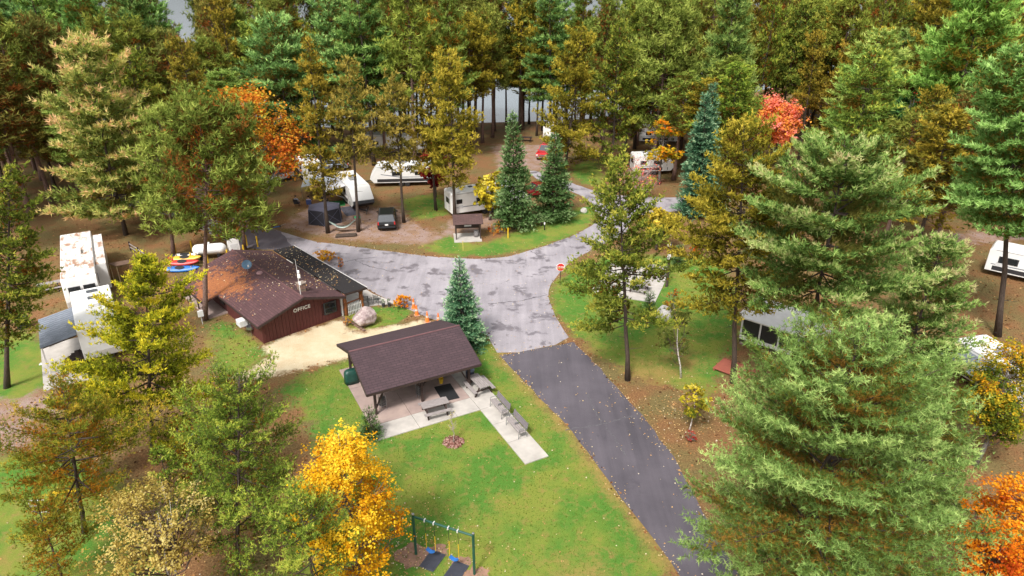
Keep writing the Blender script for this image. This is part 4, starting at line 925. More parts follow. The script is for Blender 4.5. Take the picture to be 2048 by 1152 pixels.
# concrete patio: panels between the joints
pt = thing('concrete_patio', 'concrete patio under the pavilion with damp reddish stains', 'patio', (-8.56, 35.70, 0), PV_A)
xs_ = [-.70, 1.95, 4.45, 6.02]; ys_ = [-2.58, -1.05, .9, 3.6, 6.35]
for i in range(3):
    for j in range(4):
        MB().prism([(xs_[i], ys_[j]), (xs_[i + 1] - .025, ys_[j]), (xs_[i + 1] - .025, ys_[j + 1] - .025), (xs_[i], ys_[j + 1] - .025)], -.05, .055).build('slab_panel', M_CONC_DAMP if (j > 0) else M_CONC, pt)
wk = thing('concrete_path', 'narrow pale concrete path with table and two benches', 'path', (-8.56, 35.70, 0), PV_A)
yq = [-8.56, -6.4, -4.4, -2.58, -.6, 1.6, 3.8]
for j in range(6): MB().prism([(6.02, yq[j]), (7.55, yq[j]), (7.55, yq[j + 1] - .025), (6.02, yq[j + 1] - .025)], -.05, .06).build('slab_panel', M_CONC, wk)

def picnic_table(label, loc, rz, group=None, top_m=M_GREYWOOD, leg_m=M_DARKWOOD, L=1.75, legs_metal=False):
    t_ = thing('picnic_table', label, 'picnic table', loc, rz, group)
    for k in range(5): MB().box((0, -.29 + k * .145, .735), (L, .135, .04)).build('top_plank', top_m, t_)
    for s_ in (-1, 1):
        for k in range(2): MB().box((0, s_ * (.60 + k * .135), .44), (L, .125, .04)).build('seat_plank', top_m, t_)
        x = s_ * (L / 2 - .25)
        for q_ in (-1, 1): MB().beam((x, q_ * .22, .715), (x, q_ * .62, .0), .07, .09, (1, 0, 0)).build('leg', leg_m, t_)
        MB().beam((x, -.74, .39), (x, .74, .39), .05, .09).build('crossbar', leg_m, t_)
        MB().beam((x, -.34, .695), (x, .34, .695), .05, .05).build('crossbar', leg_m, t_)
    return t_
picnic_table('grey picnic table on the patio in front of the pavilion', pv(3.35, -1.55, .055), PV_A + R(-3))
picnic_table('grey picnic table on the path beside the blue bin', pv(6.9, -.55, .06), PV_A + R(92))
def bench(label, loc, rz):
    b = thing('park_bench', label, 'bench', loc, rz, 'benches on the concrete path')
    for k in range(3): MB().box((0, -.16 + k * .15, .44), (1.75, .135, .035)).build('seat_slat', M_GREYWOOD, b)
    for k in range(3): MB().box((0, .30 + k * .035, .60 + k * .14), (1.75, .03, .125), 0, Matrix.Rotation(R(-14), 3, 'X')).build('back_slat', plain('bench_back_grey', (.20, .175, .185), .8, .3, 6), b)
    for s_ in (-1, 1):
        MB().path([(s_ * .80, -.24, 0), (s_ * .80, -.20, .42), (s_ * .80, .24, .42), (s_ * .80, .42, .98)], .028, 6).build('frame', M_STEEL, b)
        MB().path([(s_ * .80, .24, .42), (s_ * .80, .34, 0)], .028, 6).build('leg', M_STEEL, b)
        MB().path([(s_ * .82, -.20, .42), (s_ * .82, -.20, .64), (s_ * .82, .30, .66)], .022, 6).build('armrest', M_STEEL, b)
    MB().box((0, .08, .55), (.05, .30, .10)).build('centre_armrest', M_STEEL, b)
bench('grey slatted bench nearer the pavilion on the path', pv(6.98, -3.35, .06), PV_A + R(-90)); bench('grey slatted bench at the far end of the path', pv(6.98, -5.6, .06), PV_A + R(-90))
# under the roof
g_ = thing('covered_grill', 'barbecue grill under a dark green cover at the patio corner', 'grill', pv(-.35, 4.35, .055), PV_A)
cv = MB(); secs = []
rr = random.Random(2)
for z, w_, d_ in ((0.05, .95, .72), (.35, .92, .68), (.75, .90, .62), (.92, .78, .50), (1.02, .60, .30)):
    n_ = 16; secs.append([(w_ / 2 * (abs(math.cos(a)) ** .45) * math.copysign(1, math.cos(a)) * rr.uniform(.95, 1.05), d_ / 2 * (abs(math.sin(a)) ** .45) * math.copysign(1, math.sin(a)) * rr.uniform(.93, 1.06), z) for a in [2 * math.pi * k / n_ for k in range(n_)]])
cv.loft(secs); cv.build('cover', plain('green_tarp', (.012, .065, .050), .45, .4, 4, bump=.3, bsc=9), g_, smooth=True)
for x in (-.35, .35): MB().tube((x, -.25, 0), (x, -.25, .12), .06).build('wheel', M_BLACK, g_)
for x, y, lb in ((.55, .35, 'stacked grey folding chairs under the pavilion by the front left post'), (3.1, .45, 'grey utility rack at the middle pavilion post')):
    s_ = thing('folding_chair_stack' if x < 1 else 'utility_rack', lb, 'chairs' if x < 1 else 'rack', pv(x, y, .055), PV_A + .2)
    for k in range(4): MB().box((0, 0, .35 + .17 * k), (.42 - .03 * k, .38, .03), k * .15).build('shelf', M_STEEL, s_)
    for qx in (-.18, .18):
        for qy in (-.16, .16): MB().tube((qx, qy, 0), (qx, qy, 1.05), .014).build('leg', M_STEEL, s_)
m_ = thing('rubber_mat', 'black rubber mat lying under the pavilion edge', 'mat', pv(4.85, -.15, .058), PV_A + R(-4))
MB().box((0, .35, .008), (1.15, 1.9, .016)).build('mat', M_BLACK, m_, bevel=.004)
bn = thing('trash_bin', 'dark blue trash barrel beside the right pavilion post', 'trash bin', pv(6.85, .75, .06), 0)
MB().lathe([(.25, 0), (.29, .1), (.30, .85), (.001, .85)], 18).build('barrel', plain('navy_plastic', (.020, .030, .060), .4, .2), bn, smooth=False)
MB().lathe([(.31, .85), (.31, .90), (.22, 1.0), (.001, 1.04)], 18).build('lid', plain('grey_blue_lid', (.13, .16, .22), .4), bn)
bk = thing('yellow_bucket', 'yellow mop bucket standing behind the black mat', 'bucket', pv(5.0, 1.45, .055), .4)
MB().lathe([(.12, 0), (.16, .34), (.175, .34), (.175, .37), (.15, .37), (.11, .03)], 14).build('bucket', M_YELLOW, bk); MB().box((0, .02, .45), (.22, .10, .14)).build('wringer', M_YELLOW, bk, bevel=.02)
for x in (5.6, 6.0):
    pass
wd = thing('firewood_rack', 'dark firewood rack in the shade at the right pavilion end', 'rack', pv(6.0, 2.6, .055), PV_A)
for k in range(4):
    for j in range(3): MB().tube((-.28 + j * .28, -.5 + .02 * k, .22 + k * .24), (-.28 + j * .28, .5, .22 + k * .24), .11, .10, 8).build('log', M_DARKWOOD, wd)
for y in (-.45, .45): MB().box((0, y, .55), (1.0, .05, 1.1)).build('side_frame', M_DARKWOOD, wd)

# ---------------------------------------------------------------- lawn: sapling, swings
sp = thing('mulch_ring', 'ring of reddish bark mulch around the bare sapling', 'mulch bed', (-3.48, 32.93, 0))
rng_ = np.random.default_rng(5); n = 900; a_ = rng_.uniform(0, 6.283, n); r_ = .62 * np.sqrt(rng_.random(n)) * rng_.uniform(.8, 1.1, n)
V, F, A = leaves(rng_, np.column_stack([r_ * np.cos(a_), r_ * np.sin(a_), rng_.uniform(.01, .06, n)]), unit(np.column_stack([rng_.normal(size=(n, 2)) * .5, np.ones(n)])), rng_.random(n), .10)
me = arr_mesh('bark_chips', V, F, {'tint': A}); FMULCH = foliage_mat('bark_mulch', [(.1, (.10, .035, .03)), (.6, (.26, .11, .09)), (.95, (.50, .33, .27))], .0); me.materials.append(FMULCH)
o = bpy.data.objects.new('bark_chips', me); COL.objects.link(o); o.parent = sp; o['kind'] = 'stuff'
ms = broadleaf('sapling', 88, 2.3, .35, .38, 60, .06, lobes=18, thin=True)
place('sapling', ms, FM['birch'], plain('sapling_bark', (.36, .30, .25), .9), -3.48, 32.93, 2.3, 2.3, .38, .38, 0, 0, 'bare young sapling standing in the mulch ring', 'sapling')
SW_A = math.atan2(23.18 - 24.38, -1.75 + 4.62); SL_ = math.hypot(2.87, 1.2)
sw = thing('swing_set', 'green steel swing frame with two blue seats at the bottom of the lawn', 'swing set', (-4.62, 24.38, 0), SW_A)
for x in (0, SL_):
    p_ = MB().tube((x, 0, -.02), (x, 0, 2.48), .065, None, 14).build('post', M_GREENP, sw); MB().lathe([(.07, 2.48), (.06, 2.53), (.001, 2.56)], 14, (x, 0, 0)).build('cap', M_STEEL, p_)
MB().tube((0.0, 0, 2.36), (SL_, 0, 2.36), .055, None, 12).build('top_rail', M_GREENP, sw)
for k, (xa, xb) in enumerate(((.62, 1.10), (1.85, 2.33))):
    s_ = MB(); sec = []
    for i in range(9):
        u = i / 8; x = xa + (xb - xa) * u; z = .62 - .14 * math.sin(math.pi * u); sec.append([(x, -.10, z), (x, .10, z), (x, .10, z + .02), (x, -.10, z + .02)])
    s_.loft(sec); st_ = s_.build('seat', M_BLUEP, sw)
    for x in (xa, xb):
        MB().box((x, 0, 2.36), (.045, .14, .14)).build('hanger', M_TRIM, sw)
        n_ = 26
        MB().path([(x, 0, 2.29), (x, 0, 1.55)], .012, 4).build('chain', M_BLACKMETAL, sw); MB().path([(x, 0, 1.55), (x, 0, .63)], .020, 5).build('chain_sleeve', M_YELLOW, sw)
for k, (x, y) in enumerate(((-3.78, 23.95), (-2.62, 23.28))):
    m_ = thing('swing_mat', ('dark rubber mat under the left swing', 'dark rubber mat under the right swing')[k], 'mat', (x, y, .01), SW_A + R(-3), 'mats under the swings')
    b_ = MB().box((0, 0, .02), (.78, 1.15, .04)).build('pad', plain('slate_rubber', (.050, .055, .075), .8, .3, 5), m_, bevel=.015); MB().box((0, 0, .045), (.66, 1.03, .012)).build('inset', plain('slate_rubber_2', (.040, .043, .060), .85, .3, 5), b_)
for k, (x, y, r_) in enumerate(((-4.75, 24.3, 1.0), (-1.7, 23.05, .7), (-3.6, 24.55, .55), (-2.45, 23.85, .5))):
    p_ = [(x + r_ * math.cos(a) * random.Random(k * 50 + i).uniform(.7, 1.15), y + r_ * .8 * math.sin(a) * random.Random(k * 50 + i).uniform(.7, 1.15)) for i, a in enumerate(np.linspace(0, 6.283, 22)[:-1])]
    tag(sheet('worn_earth', p_, .004 + .001 * k, plain('worn_earth', (.33, .19, .13), .95, .4, 3, bump=.3)), kind='structure')

# ---------------------------------------------------------------- campers and vehicles (local +y is forward)
M_RV = plain('camper_white', (.78, .77, .75), .35, .10, 1.2, coat=.2)
M_RVROOF = plain('camper_roof_membrane', (.80, .79, .76), .6, .16, .9)
M_RVDARK = plain('camper_dark_band', (.035, .035, .040), .4, .3)
M_NEEDLE = None
def wheel(parent, x, y, r, w, side):
    t_ = MB().lathe([(r * .55, -w / 2), (r * .93, -w / 2), (r, -w * .3), (r, w * .3), (r * .93, w / 2), (r * .55, w / 2)], 18, (x, y, r), Matrix.Rotation(R(90), 3, 'Y')).build('wheel', M_BLACK, parent)
    MB().lathe([(.001, side * w * .42), (r * .55, side * w * .40), (r * .58, side * w * .30)], 14, (x, y, r), Matrix.Rotation(R(90), 3, 'Y')).build('rim', M_STEEL, t_)
def pane(parent, name, c, d, m=M_GLASS, frame=M_RVDARK, out=(0, 0, 0)):
    """window set into a wall: dark frame with a pane 3 mm proud"""
    f = MB().box(c, d).build(name, frame, parent)
    i = min(range(3), key=lambda k: d[k]); dd = [d[k] * .86 for k in range(3)]; dd[i] = d[i] + .008
    MB().box(c, dd).build('pane', m, f); return f
def camper(label, x, y, fx, fy, L, Wd=2.5, H=2.75, nose=.9, z0=.55, cat='camper', band=True, win=(), awning=None, group=None, vents=2, name='travel_trailer', roofm=None, ladder=False, rake=0.35):
    """origin = middle of the trailer, forward = (fx, fy)"""
    t_ = thing(name, label, cat, (x, y, 0), math.atan2(-fx, fy), group)
    h = L / 2; prof = [(-h, z0), (h - nose * .55, z0), (h, z0 + .55), (h - nose * .15, z0 + 1.0), (h - nose, H - .12), (h - nose - .25, H), (-h + .12, H), (-h, H - .15)]
    MB().extrude(prof, 'x', -Wd / 2, Wd / 2).build('body', M_RV, t_, bevel=.05)
    if nose > 1: MB().add([(q * (Wd / 2 - .02), yy, zz) for q in (-1, 1) for yy, zz in ((h - nose * .55, z0 - .01), (h + .02, z0 + .54), (h - .10 + .02, z0 + .90))], [(0, 1, 4, 3), (1, 2, 5, 4)]).build('nose_panel', M_RVDARK, t_)
    rf = MB().box((0, -nose * .5 - .05, H + .012), (Wd - .10, L - nose - .45, .05)).build('roof', roofm or M_RVROOF, t_, bevel=.015)
    MB().box((0, -.2, H + .17), (.75, 1.0, .28)).build('air_conditioner', plain('rv_ac', (.30, .30, .31), .6) if vents > 1 else M_WHITE, t_, bevel=.06)
    for k in range(vents): MB().box(((-1) ** k * .4, h * .5 - k * h * .9, H + .08), (.42, .42, .10)).build('roof_vent', (M_WHITE, plain('vent_dark', (.06, .06, .065), .5))[k % 2], t_, bevel=.02)
    for s_ in (-1, 1):
        if band: MB().box((s_ * (Wd / 2 + .004), -.2, z0 + .32), (.012, L - nose * 1.6, .40)).build('stripe', M_RVDARK, t_)
        MB().box((s_ * (Wd / 2 + .006), -.2, H - .14), (.02, L - nose * 1.2 - .3, .05)).build('gutter_rail', plain('rail_grey', (.38, .38, .39), .5), t_)
        MB().add([(s_ * (Wd / 2 + .006), yy, zz) for yy, zz in ((-h * .92, 1.18), (h * .05, 1.22), (h * .62, 1.62), (h * .66, 1.74), (h * .02, 1.34), (-h * .92, 1.26))], [(0, 1, 4, 5), (1, 2, 3, 4)]).build('decal', plain('decal_grey', (.22, .24, .28), .5), t_)
        MB().box((s_ * (Wd / 2 + .008), -h * .78, z0 + .72), (.02, .55, .36)).build('hatch', plain('hatch_grey', (.60, .60, .60), .5), t_)
        for yy, zz, ww, hh in win or ((-h * .55, 1.75, .9, .5), (h * .15, 1.75, 1.1, .5)): pane(t_, 'window', (s_ * (Wd / 2 + .012), yy, zz), (.04, ww, hh))
        for yy in (-.45, .35): wheel(t_, s_ * (Wd / 2 - .16), yy - .3, .34, .22, s_)
    pane(t_, 'window', (0, -h - .012, 1.85), (1.15, .04, .62))
    dr = MB().box((Wd / 2 + .015, h * .52, 1.45), (.03, .66, 1.75)).build('door', plain('rv_door', (.70, .69, .67), .4), t_, bevel=.01); MB().box((Wd / 2 + .035, h * .52 + .24, 1.4), (.02, .06, .12)).build('handle', M_BLACK, dr)
    MB().beam((-.55, h - .3, .48), (0, h + 1.0, .48), .08).build('tongue', M_BLACKMETAL, t_); MB().beam((.55, h - .3, .48), (0, h + 1.0, .48), .08).build('tongue', M_BLACKMETAL, t_)
    MB().tube((0, h + .75, 0), (0, h + .75, .7), .05).build('jack', M_STEEL, t_)
    if ladder:
        for xx in (-.18, .18): MB().path([(Wd / 4 + xx, -h - .10, .8), (Wd / 4 + xx, -h - .10, H + .1)], .015, 4).build('ladder_rail', M_STEEL, t_)
        for k in range(6): MB().path([(Wd / 4 - .18, -h - .10, 1.0 + .3 * k), (Wd / 4 + .18, -h - .10, 1.0 + .3 * k)], .012, 4).build('rung', M_STEEL, t_)
    if awning:
        s_, ya, yb, out = awning; xw = s_ * Wd / 2
        aw = MB().add([(xw, ya, H - .18), (xw, yb, H - .18), (xw + s_ * out, yb, H - .62), (xw + s_ * out, ya, H - .62), (xw, ya, H - .20), (xw, yb, H - .20), (xw + s_ * out, yb, H - .64), (xw + s_ * out, ya, H - .64)], [(0, 1, 2, 3), (7, 6, 5, 4), (0, 4, 5, 1), (1, 5, 6, 2), (2, 6, 7, 3), (3, 7, 4, 0)])
        aw.build('awning', plain('awning_fabric', (.62, .62, .64), .8, .15), t_)
        for yy in (ya + .1, yb - .1): MB().path([(xw + s_ * (out - .05), yy, H - .62), (xw + s_ * .03, yy, 1.0)], .02, 4).build('awning_arm', M_STEEL, t_)
    return t_
camper('white trailer with open awning and pointed dark nose toward the black van', -19.0, 79.3, .447, -.894, 8.8, nose=1.6, awning=(1, -2.6, 1.4, 2.4), name='travel_trailer')
camper('small white camper with wide rear window beyond the grey tarp', -27.5, 90.3, -.45, .89, 6.0, H=2.6, nose=.7)
camper('long white trailer half hidden by the two green spruces', -2.9, 76.3, .91, .42, 9.6, H=2.9, nose=1.2, band=False, ladder=True, win=((-3.9, 1.9, .7, .5), (-1.2, 1.8, 1.3, .6), (2.2, 1.8, 1.1, .5)))
camper('white camper farthest back left among trunks near the lake', -17.8, 103.5, .97, -.22, 9.5, H=2.9)
camper('white camper roof showing through pines behind the kiosk pine', -14.4, 87.0, -.98, -.1, 8.0, H=2.8)
camper('white camper behind the bare pink shrub, farther of two', 23.7, 110.5, 1, -.05, 6.5, H=2.8)
camper('white camper behind the bare pink shrub, nearer of two', 19.3, 92.5, 1, .08, 5.6, H=2.7)
c_ = camper('white trailer with black window and dark skirt at the right edge', 47.6, 55.6, .75, -.66, 9.0, H=2.7, win=((-2.9, 1.75, 1.5, .62), (.6, 1.75, 1.2, .55)))
for k in range(30):
    MB().beam((-1.29, -4.3 + k * .28, .0), (-1.29, -4.02 + k * .28, .5), .02, .03).build('lattice_strip', plain('lattice_brown', (.12, .05, .035), .8), c_); MB().beam((-1.30, -4.3 + k * .28, .5), (-1.30, -4.02 + k * .28, .0), .02, .03).build('lattice_strip', MATS['lattice_brown'], c_)
lc = camper('grey ribbed awning camper at the right under the white pine', 32.0, 38.6, -.25, .97, 7.0, H=2.75, win=((-1.8, 1.7, .8, .5),))
def ribbed(parent, a, b, c, d, n, m, th=.03):
    """sheet metal roof of separate ribbed panels: edge a-b is high, d-c low"""
    a, b, c, d = [Vector(p) for p in (a, b, c, d)]; nn = (b - a).cross(d - a).normalized(); nn = nn if nn.z > 0 else -nn
    for k in range(n):
        p0, p1 = a.lerp(b, k / n), a.lerp(b, (k + .97) / n); q0, q1 = d.lerp(c, k / n), d.lerp(c, (k + .97) / n)
        mb = MB(); e = .22
        top = lambda P, Q, u, r: P.lerp(Q, u) + nn * r
        s0 = [p0, p0.lerp(p1, .15) + nn * .035, p0.lerp(p1, .30), p1, p1 - nn * th, p0 - nn * th]; s1 = [q0, q0.lerp(q1, .15) + nn * .035, q0.lerp(q1, .30), q1, q1 - nn * th, q0 - nn * th]
        mb.loft([s0, s1]); mb.build('roof_panel', m, parent)
M_RIB = plain('grey_sheet_metal', (.22, .245, .29), .45, .25, 3, .5)
ribbed(lc, (-1.28, -1.4, 2.45), (-1.28, 1.9, 2.45), (-3.2, 1.9, 2.15), (-3.2, -1.4, 2.15), 11, M_RIB)
for yy in (-1.3, 1.8): MB().tube((-3.1, yy, 0), (-3.1, yy, 2.13), .04).build('awning_post', M_STEEL, lc)
# park model trailers on the left
def needle_roof():
    t = NT('needle_strewn_roof'); v = t.coord(); f = t.noise(t.coord(scale=(1, .35, 1)), 1.6, 6, .7)
    t.set(Base__Color=t.mix(t.ramp(f, [(.46, 0.0), (.60, .92)]), (.72, .69, .65), t.ramp(t.noise(v, 14, 4, .7), [(.3, (.17, .075, .035)), (.7, (.42, .22, .12))])), Roughness=.8); return t.m
p1 = camper('long white park trailer with needle strewn roof at left', -38.1, 55.4, .515, -.857, 12.4, Wd=2.5, H=2.95, nose=.25, band=False, roofm=needle_roof(), name='park_trailer', vents=1, win=((-4.0, 1.7, .8, .6), (-.5, 1.7, 1.0, .6), (3.5, 1.7, 1.0, .6)))
pane(p1, 'window', (-.62, 6.22, 1.95), (.85, .04, .80)); pane(p1, 'window', (.45, 6.22, 1.95), (.85, .04, .80))
sl = MB().box((-1.65, -1.2, 1.55), (.8, 8.2, 2.3)).build('slide_out', M_RV, p1, bevel=.04); MB().box((-1.65, -1.2, 2.715), (.82, 8.2, .03)).build('slide_roof', bpy.data.materials['needle_strewn_roof'], sl)
p2 = camper('nearer white trailer with clean roof behind the lime yellow pine', -30.95, 45.2, .55, -.835, 7.6, Wd=2.7, H=2.95, nose=.3, band=False, name='park_trailer', vents=0, win=((-2.2, 1.7, .9, .6), (1.5, 1.7, 1.1, .7)))
for yy in (-2.9, -1.6): MB().box((-.1, yy, 3.02), (.75, .5, .06)).build('skylight', plain('skylight_grey', (.10, .11, .13), .15, .2, spec=.8), p2, bevel=.01)
cn = thing('metal_canopy', 'grey ribbed metal canopy over the patio beside the white trailers', 'canopy', (-30.95, 45.2, 0), math.atan2(-.55, -.835))
ribbed(cn, (1.36, -1.1, 2.75), (1.36, 3.9, 2.75), (3.6, 3.9, 2.35), (3.6, -1.1, 2.35), 14, M_RIB)
for yy in (-1.0, 3.8): MB().beam((3.5, yy, 0), (3.5, yy, 2.33), .09).build('post', M_TRIM, cn); MB().beam((1.4, yy, 2.66), (3.55, yy, 2.28), .06, .10).build('rafter', M_DARKWOOD, cn)
ps = thing('patio_slab', 'pale concrete patio slab under the metal canopy', 'patio', (-30.95, 45.2, 0), math.atan2(-.55, -.835))
for y0, y1 in ((-1.6, .9), (.92, 3.3), (3.32, 5.6)): MB().prism([(1.36, y0), (4.0, y0), (4.0, y1), (1.36, y1)], -.05, .06).build('slab_panel', M_CONC, ps)
st = thing('wooden_steps', 'dark wooden steps up to the trailer under the canopy', 'steps', (-30.95, 45.2, .06), math.atan2(-.55, -.835))
for k in range(4): MB().box((1.75 + k * .24, 2.6, .62 - k * .16), (.26, 1.3, .05)).build('tread', M_DARKWOOD, st)
for yy in (1.97, 3.23): MB().beam((1.5, yy, .60), (2.75, yy, .0), .05, .16).build('stringer', M_DARKWOOD, st)
MB().box((1.55, 2.6, .3), (.3, 1.2, .58)).build('landing', M_DARKWOOD, st)
for k, (x, y, a) in enumerate(((-33.3, 41.9, .3), (-35.2, 45.6, .9))): 
    q_ = thing('stepping_board', ('white board lying on grass beside the patio slab', 'white board end poking out from under the canopy')[k], 'board', (x, y, .0), a); MB().box((0, 0, .03), (.75, .28, .05)).build('board', M_WHITE, q_, bevel=.012)
picnic_table('grey picnic table on needle litter left of the long trailer', (-40.4, 54.1, 0), R(35))
bb = thing('burn_barrel', 'dark round barrels cluster left under the edge pine', 'barrel', (-38.4, 47.4, 0))
MB().lathe([(.42, 0), (.45, .1), (.45, .85), (.42, .95), (.001, .9)], 16).build('barrel', plain('dark_barrel', (.02, .022, .03), .5), bb)
ph = thing('lean_to_shelter', 'small plywood lean-to with brown roof beside the long trailer', 'shelter', (-35.1, 56.6, 0), R(-30))
MB().add([(-.6, -.9, 1.75), (.6, -.9, 1.75), (.6, .9, 1.45), (-.6, .9, 1.45), (-.6, -.9, 1.70), (.6, -.9, 1.70), (.6, .9, 1.40), (-.6, .9, 1.40)], [(0, 1, 2, 3), (7, 6, 5, 4), (0, 4, 5, 1), (1, 5, 6, 2), (2, 6, 7, 3), (3, 7, 4, 0)]).build('roof', plain('brown_ply', (.17, .10, .07), .85, .3), ph)
for x in (-.5, .5):
    for y, z in ((-.8, 1.68), (.8, 1.42)): MB().beam((x, y, 0), (x, y, z), .07).build('post', M_RAWWOOD, ph)
fn = thing('split_rail_fence', 'low split rail fence on needles leading to the kayaks', 'fence')
fp = [(-38.2, 63.6), (-36.6, 62.1), (-35.0, 60.5), (-33.6, 59.2)]
for a, b in zip(fp, fp[1:]):
    for z in (.35, .72): MB().tube((a[0], a[1], z), (b[0], b[1], z + .03), .05, .045, 6).build('rail', M_GREYWOOD, fn)
for x, y in fp: MB().tube((x, y, -.1), (x, y, .95), .08, .07, 7).build('post', M_DARKWOOD, fn)
# kayaks
def kayak(label, c, c2, loc, rz, tilt, L=3.1):
    k = thing('kayak', label, 'kayak', loc, rz, 'kayaks on the rack behind the office'); secs = []; n_ = 12
    for i in range(17):
        u = i / 16; x = (u - .5) * L; w = .36 * math.sin(math.pi * min(1, max(0, u))) ** .6 + .012; rise = .16 * (abs(u - .5) * 2) ** 3
        secs.append([(x, w * math.cos(a), rise + .17 * (math.sin(math.pi * u) ** .4) * math.sin(a) * (1 if math.sin(a) > 0 else 1.1)) for a in [2 * math.pi * j / n_ for j in range(n_)]])
    h = MB().loft(secs).build('hull', c, k, smooth=True); MB().loft([[(p[0] * .999, p[1] * 1.02, p[2] + .004) for p in s_] for s_ in secs[:4]]).build('bow', c2, h, smooth=True)
    MB().lathe([(.20, .0), (.23, .03), (.20, .05)], 16, (0, 0, .17), Matrix.Diagonal((1.9, 1, 1))).build('cockpit_rim', M_BLACK, k)
    k.rotation_euler = (tilt, 0, rz); return k
kayak('blue kayak with yellow tip lowest on the rack', M_BLUEP, M_YELLOW, (-30.9, 58.35, .25), R(8), R(25), 3.6); kayak('red kayak above the blue one', M_REDP, M_YELLOW, (-30.9, 59.0, .62), R(8), R(25)); kayak('yellow and orange kayak behind the red one', plain('kayak_yellow', (.75, .45, .04), .4), M_REDP, (-31.0, 59.8, .72), R(8), R(20)); kayak('white sit-on kayak at the back of the rack', M_WHITE, M_BLACK, (-31.3, 60.5, .70), R(8), R(10), 2.6)
rk = thing('kayak_rack', 'pale lumber rack holding the kayaks behind the office', 'rack', (-30.9, 59.2, 0), R(8))
for x in (-.9, .9):
    MB().beam((x, -1.0, .05), (x, 1.2, .75), .07).build('arm', M_RAWWOOD, rk)
    for y, z in ((-.9, .5), (1.1, 1.0)): MB().beam((x - .2, y, 0), (x, y, z), .07).build('leg', M_RAWWOOD, rk); MB().beam((x + .2, y, 0), (x, y, z), .07).build('leg', M_RAWWOOD, rk)
pt_ = thing('propane_tank', 'big white propane tank between yellow bollards behind the office', 'propane tank', (-29.3, 61.5, 0), R(12))
prof = [(.001, -1.55)] + [(.52 * math.sin(a), -1.05 - .5 * math.cos(a)) for a in np.linspace(.2, 1.57, 6)] + [(.52 * math.cos(a), 1.05 + .5 * math.sin(a)) for a in np.linspace(0, 1.37, 6)] + [(.001, 1.55)]
MB().lathe(prof, 20, (0, 0, 1.0), Matrix.Rotation(R(90), 3, 'Y')).build('tank', M_WHITE, pt_, smooth=True)
for x in (-.8, .8): MB().box((x, 0, .28), (.25, .8, .55)).build('saddle', M_BLACKMETAL, pt_)
MB().lathe([(.13, 1.5), (.13, 1.68), (.001, 1.72)], 12).build('valve_dome', M_WHITE, pt_)
cb_ = thing('white_cabinet', 'white angled dispenser cabinet next to the propane tank', 'cabinet', (-27.4, 62.6, 0), R(30))
MB().extrude([(-.55, 0), (.55, 0), (.55, 1.15), (-.25, 1.75), (-.55, 1.75)], 'x', -.5, .5).build('case', M_WHITE, cb_, bevel=.02)
MB().box((0, -.56, .8), (.7, .03, .9)).build('door', plain('cabinet_door', (.66, .66, .66), .4), cb_)
MB().tube((-.3, .8, 0), (-.3, .8, 2.6), .03).build('vent_pipe', M_STEEL, cb_)
for k, (x, y) in enumerate(((-33.2, 62.6), (-31.9, 63.3), (-30.4, 63.7), (-30.6, 60.2), (-29.0, 60.1), (-27.4, 60.9), (-27.0, 64.9), (-25.8, 64.6), (-26.3, 62.2))):
    o = thing('yellow_bollard', 'yellow steel bollard guarding the propane tank behind the office', 'bollard', (x, y, 0), 0, 'yellow bollards around the propane tank')
    MB().tube((0, 0, 0), (0, 0, 1.1), .075, None, 10).build('pipe', M_YELLOW, o); MB().lathe([(.075, 1.1), (.05, 1.15), (.001, 1.17)], 10).build('cap', M_YELLOW, o)
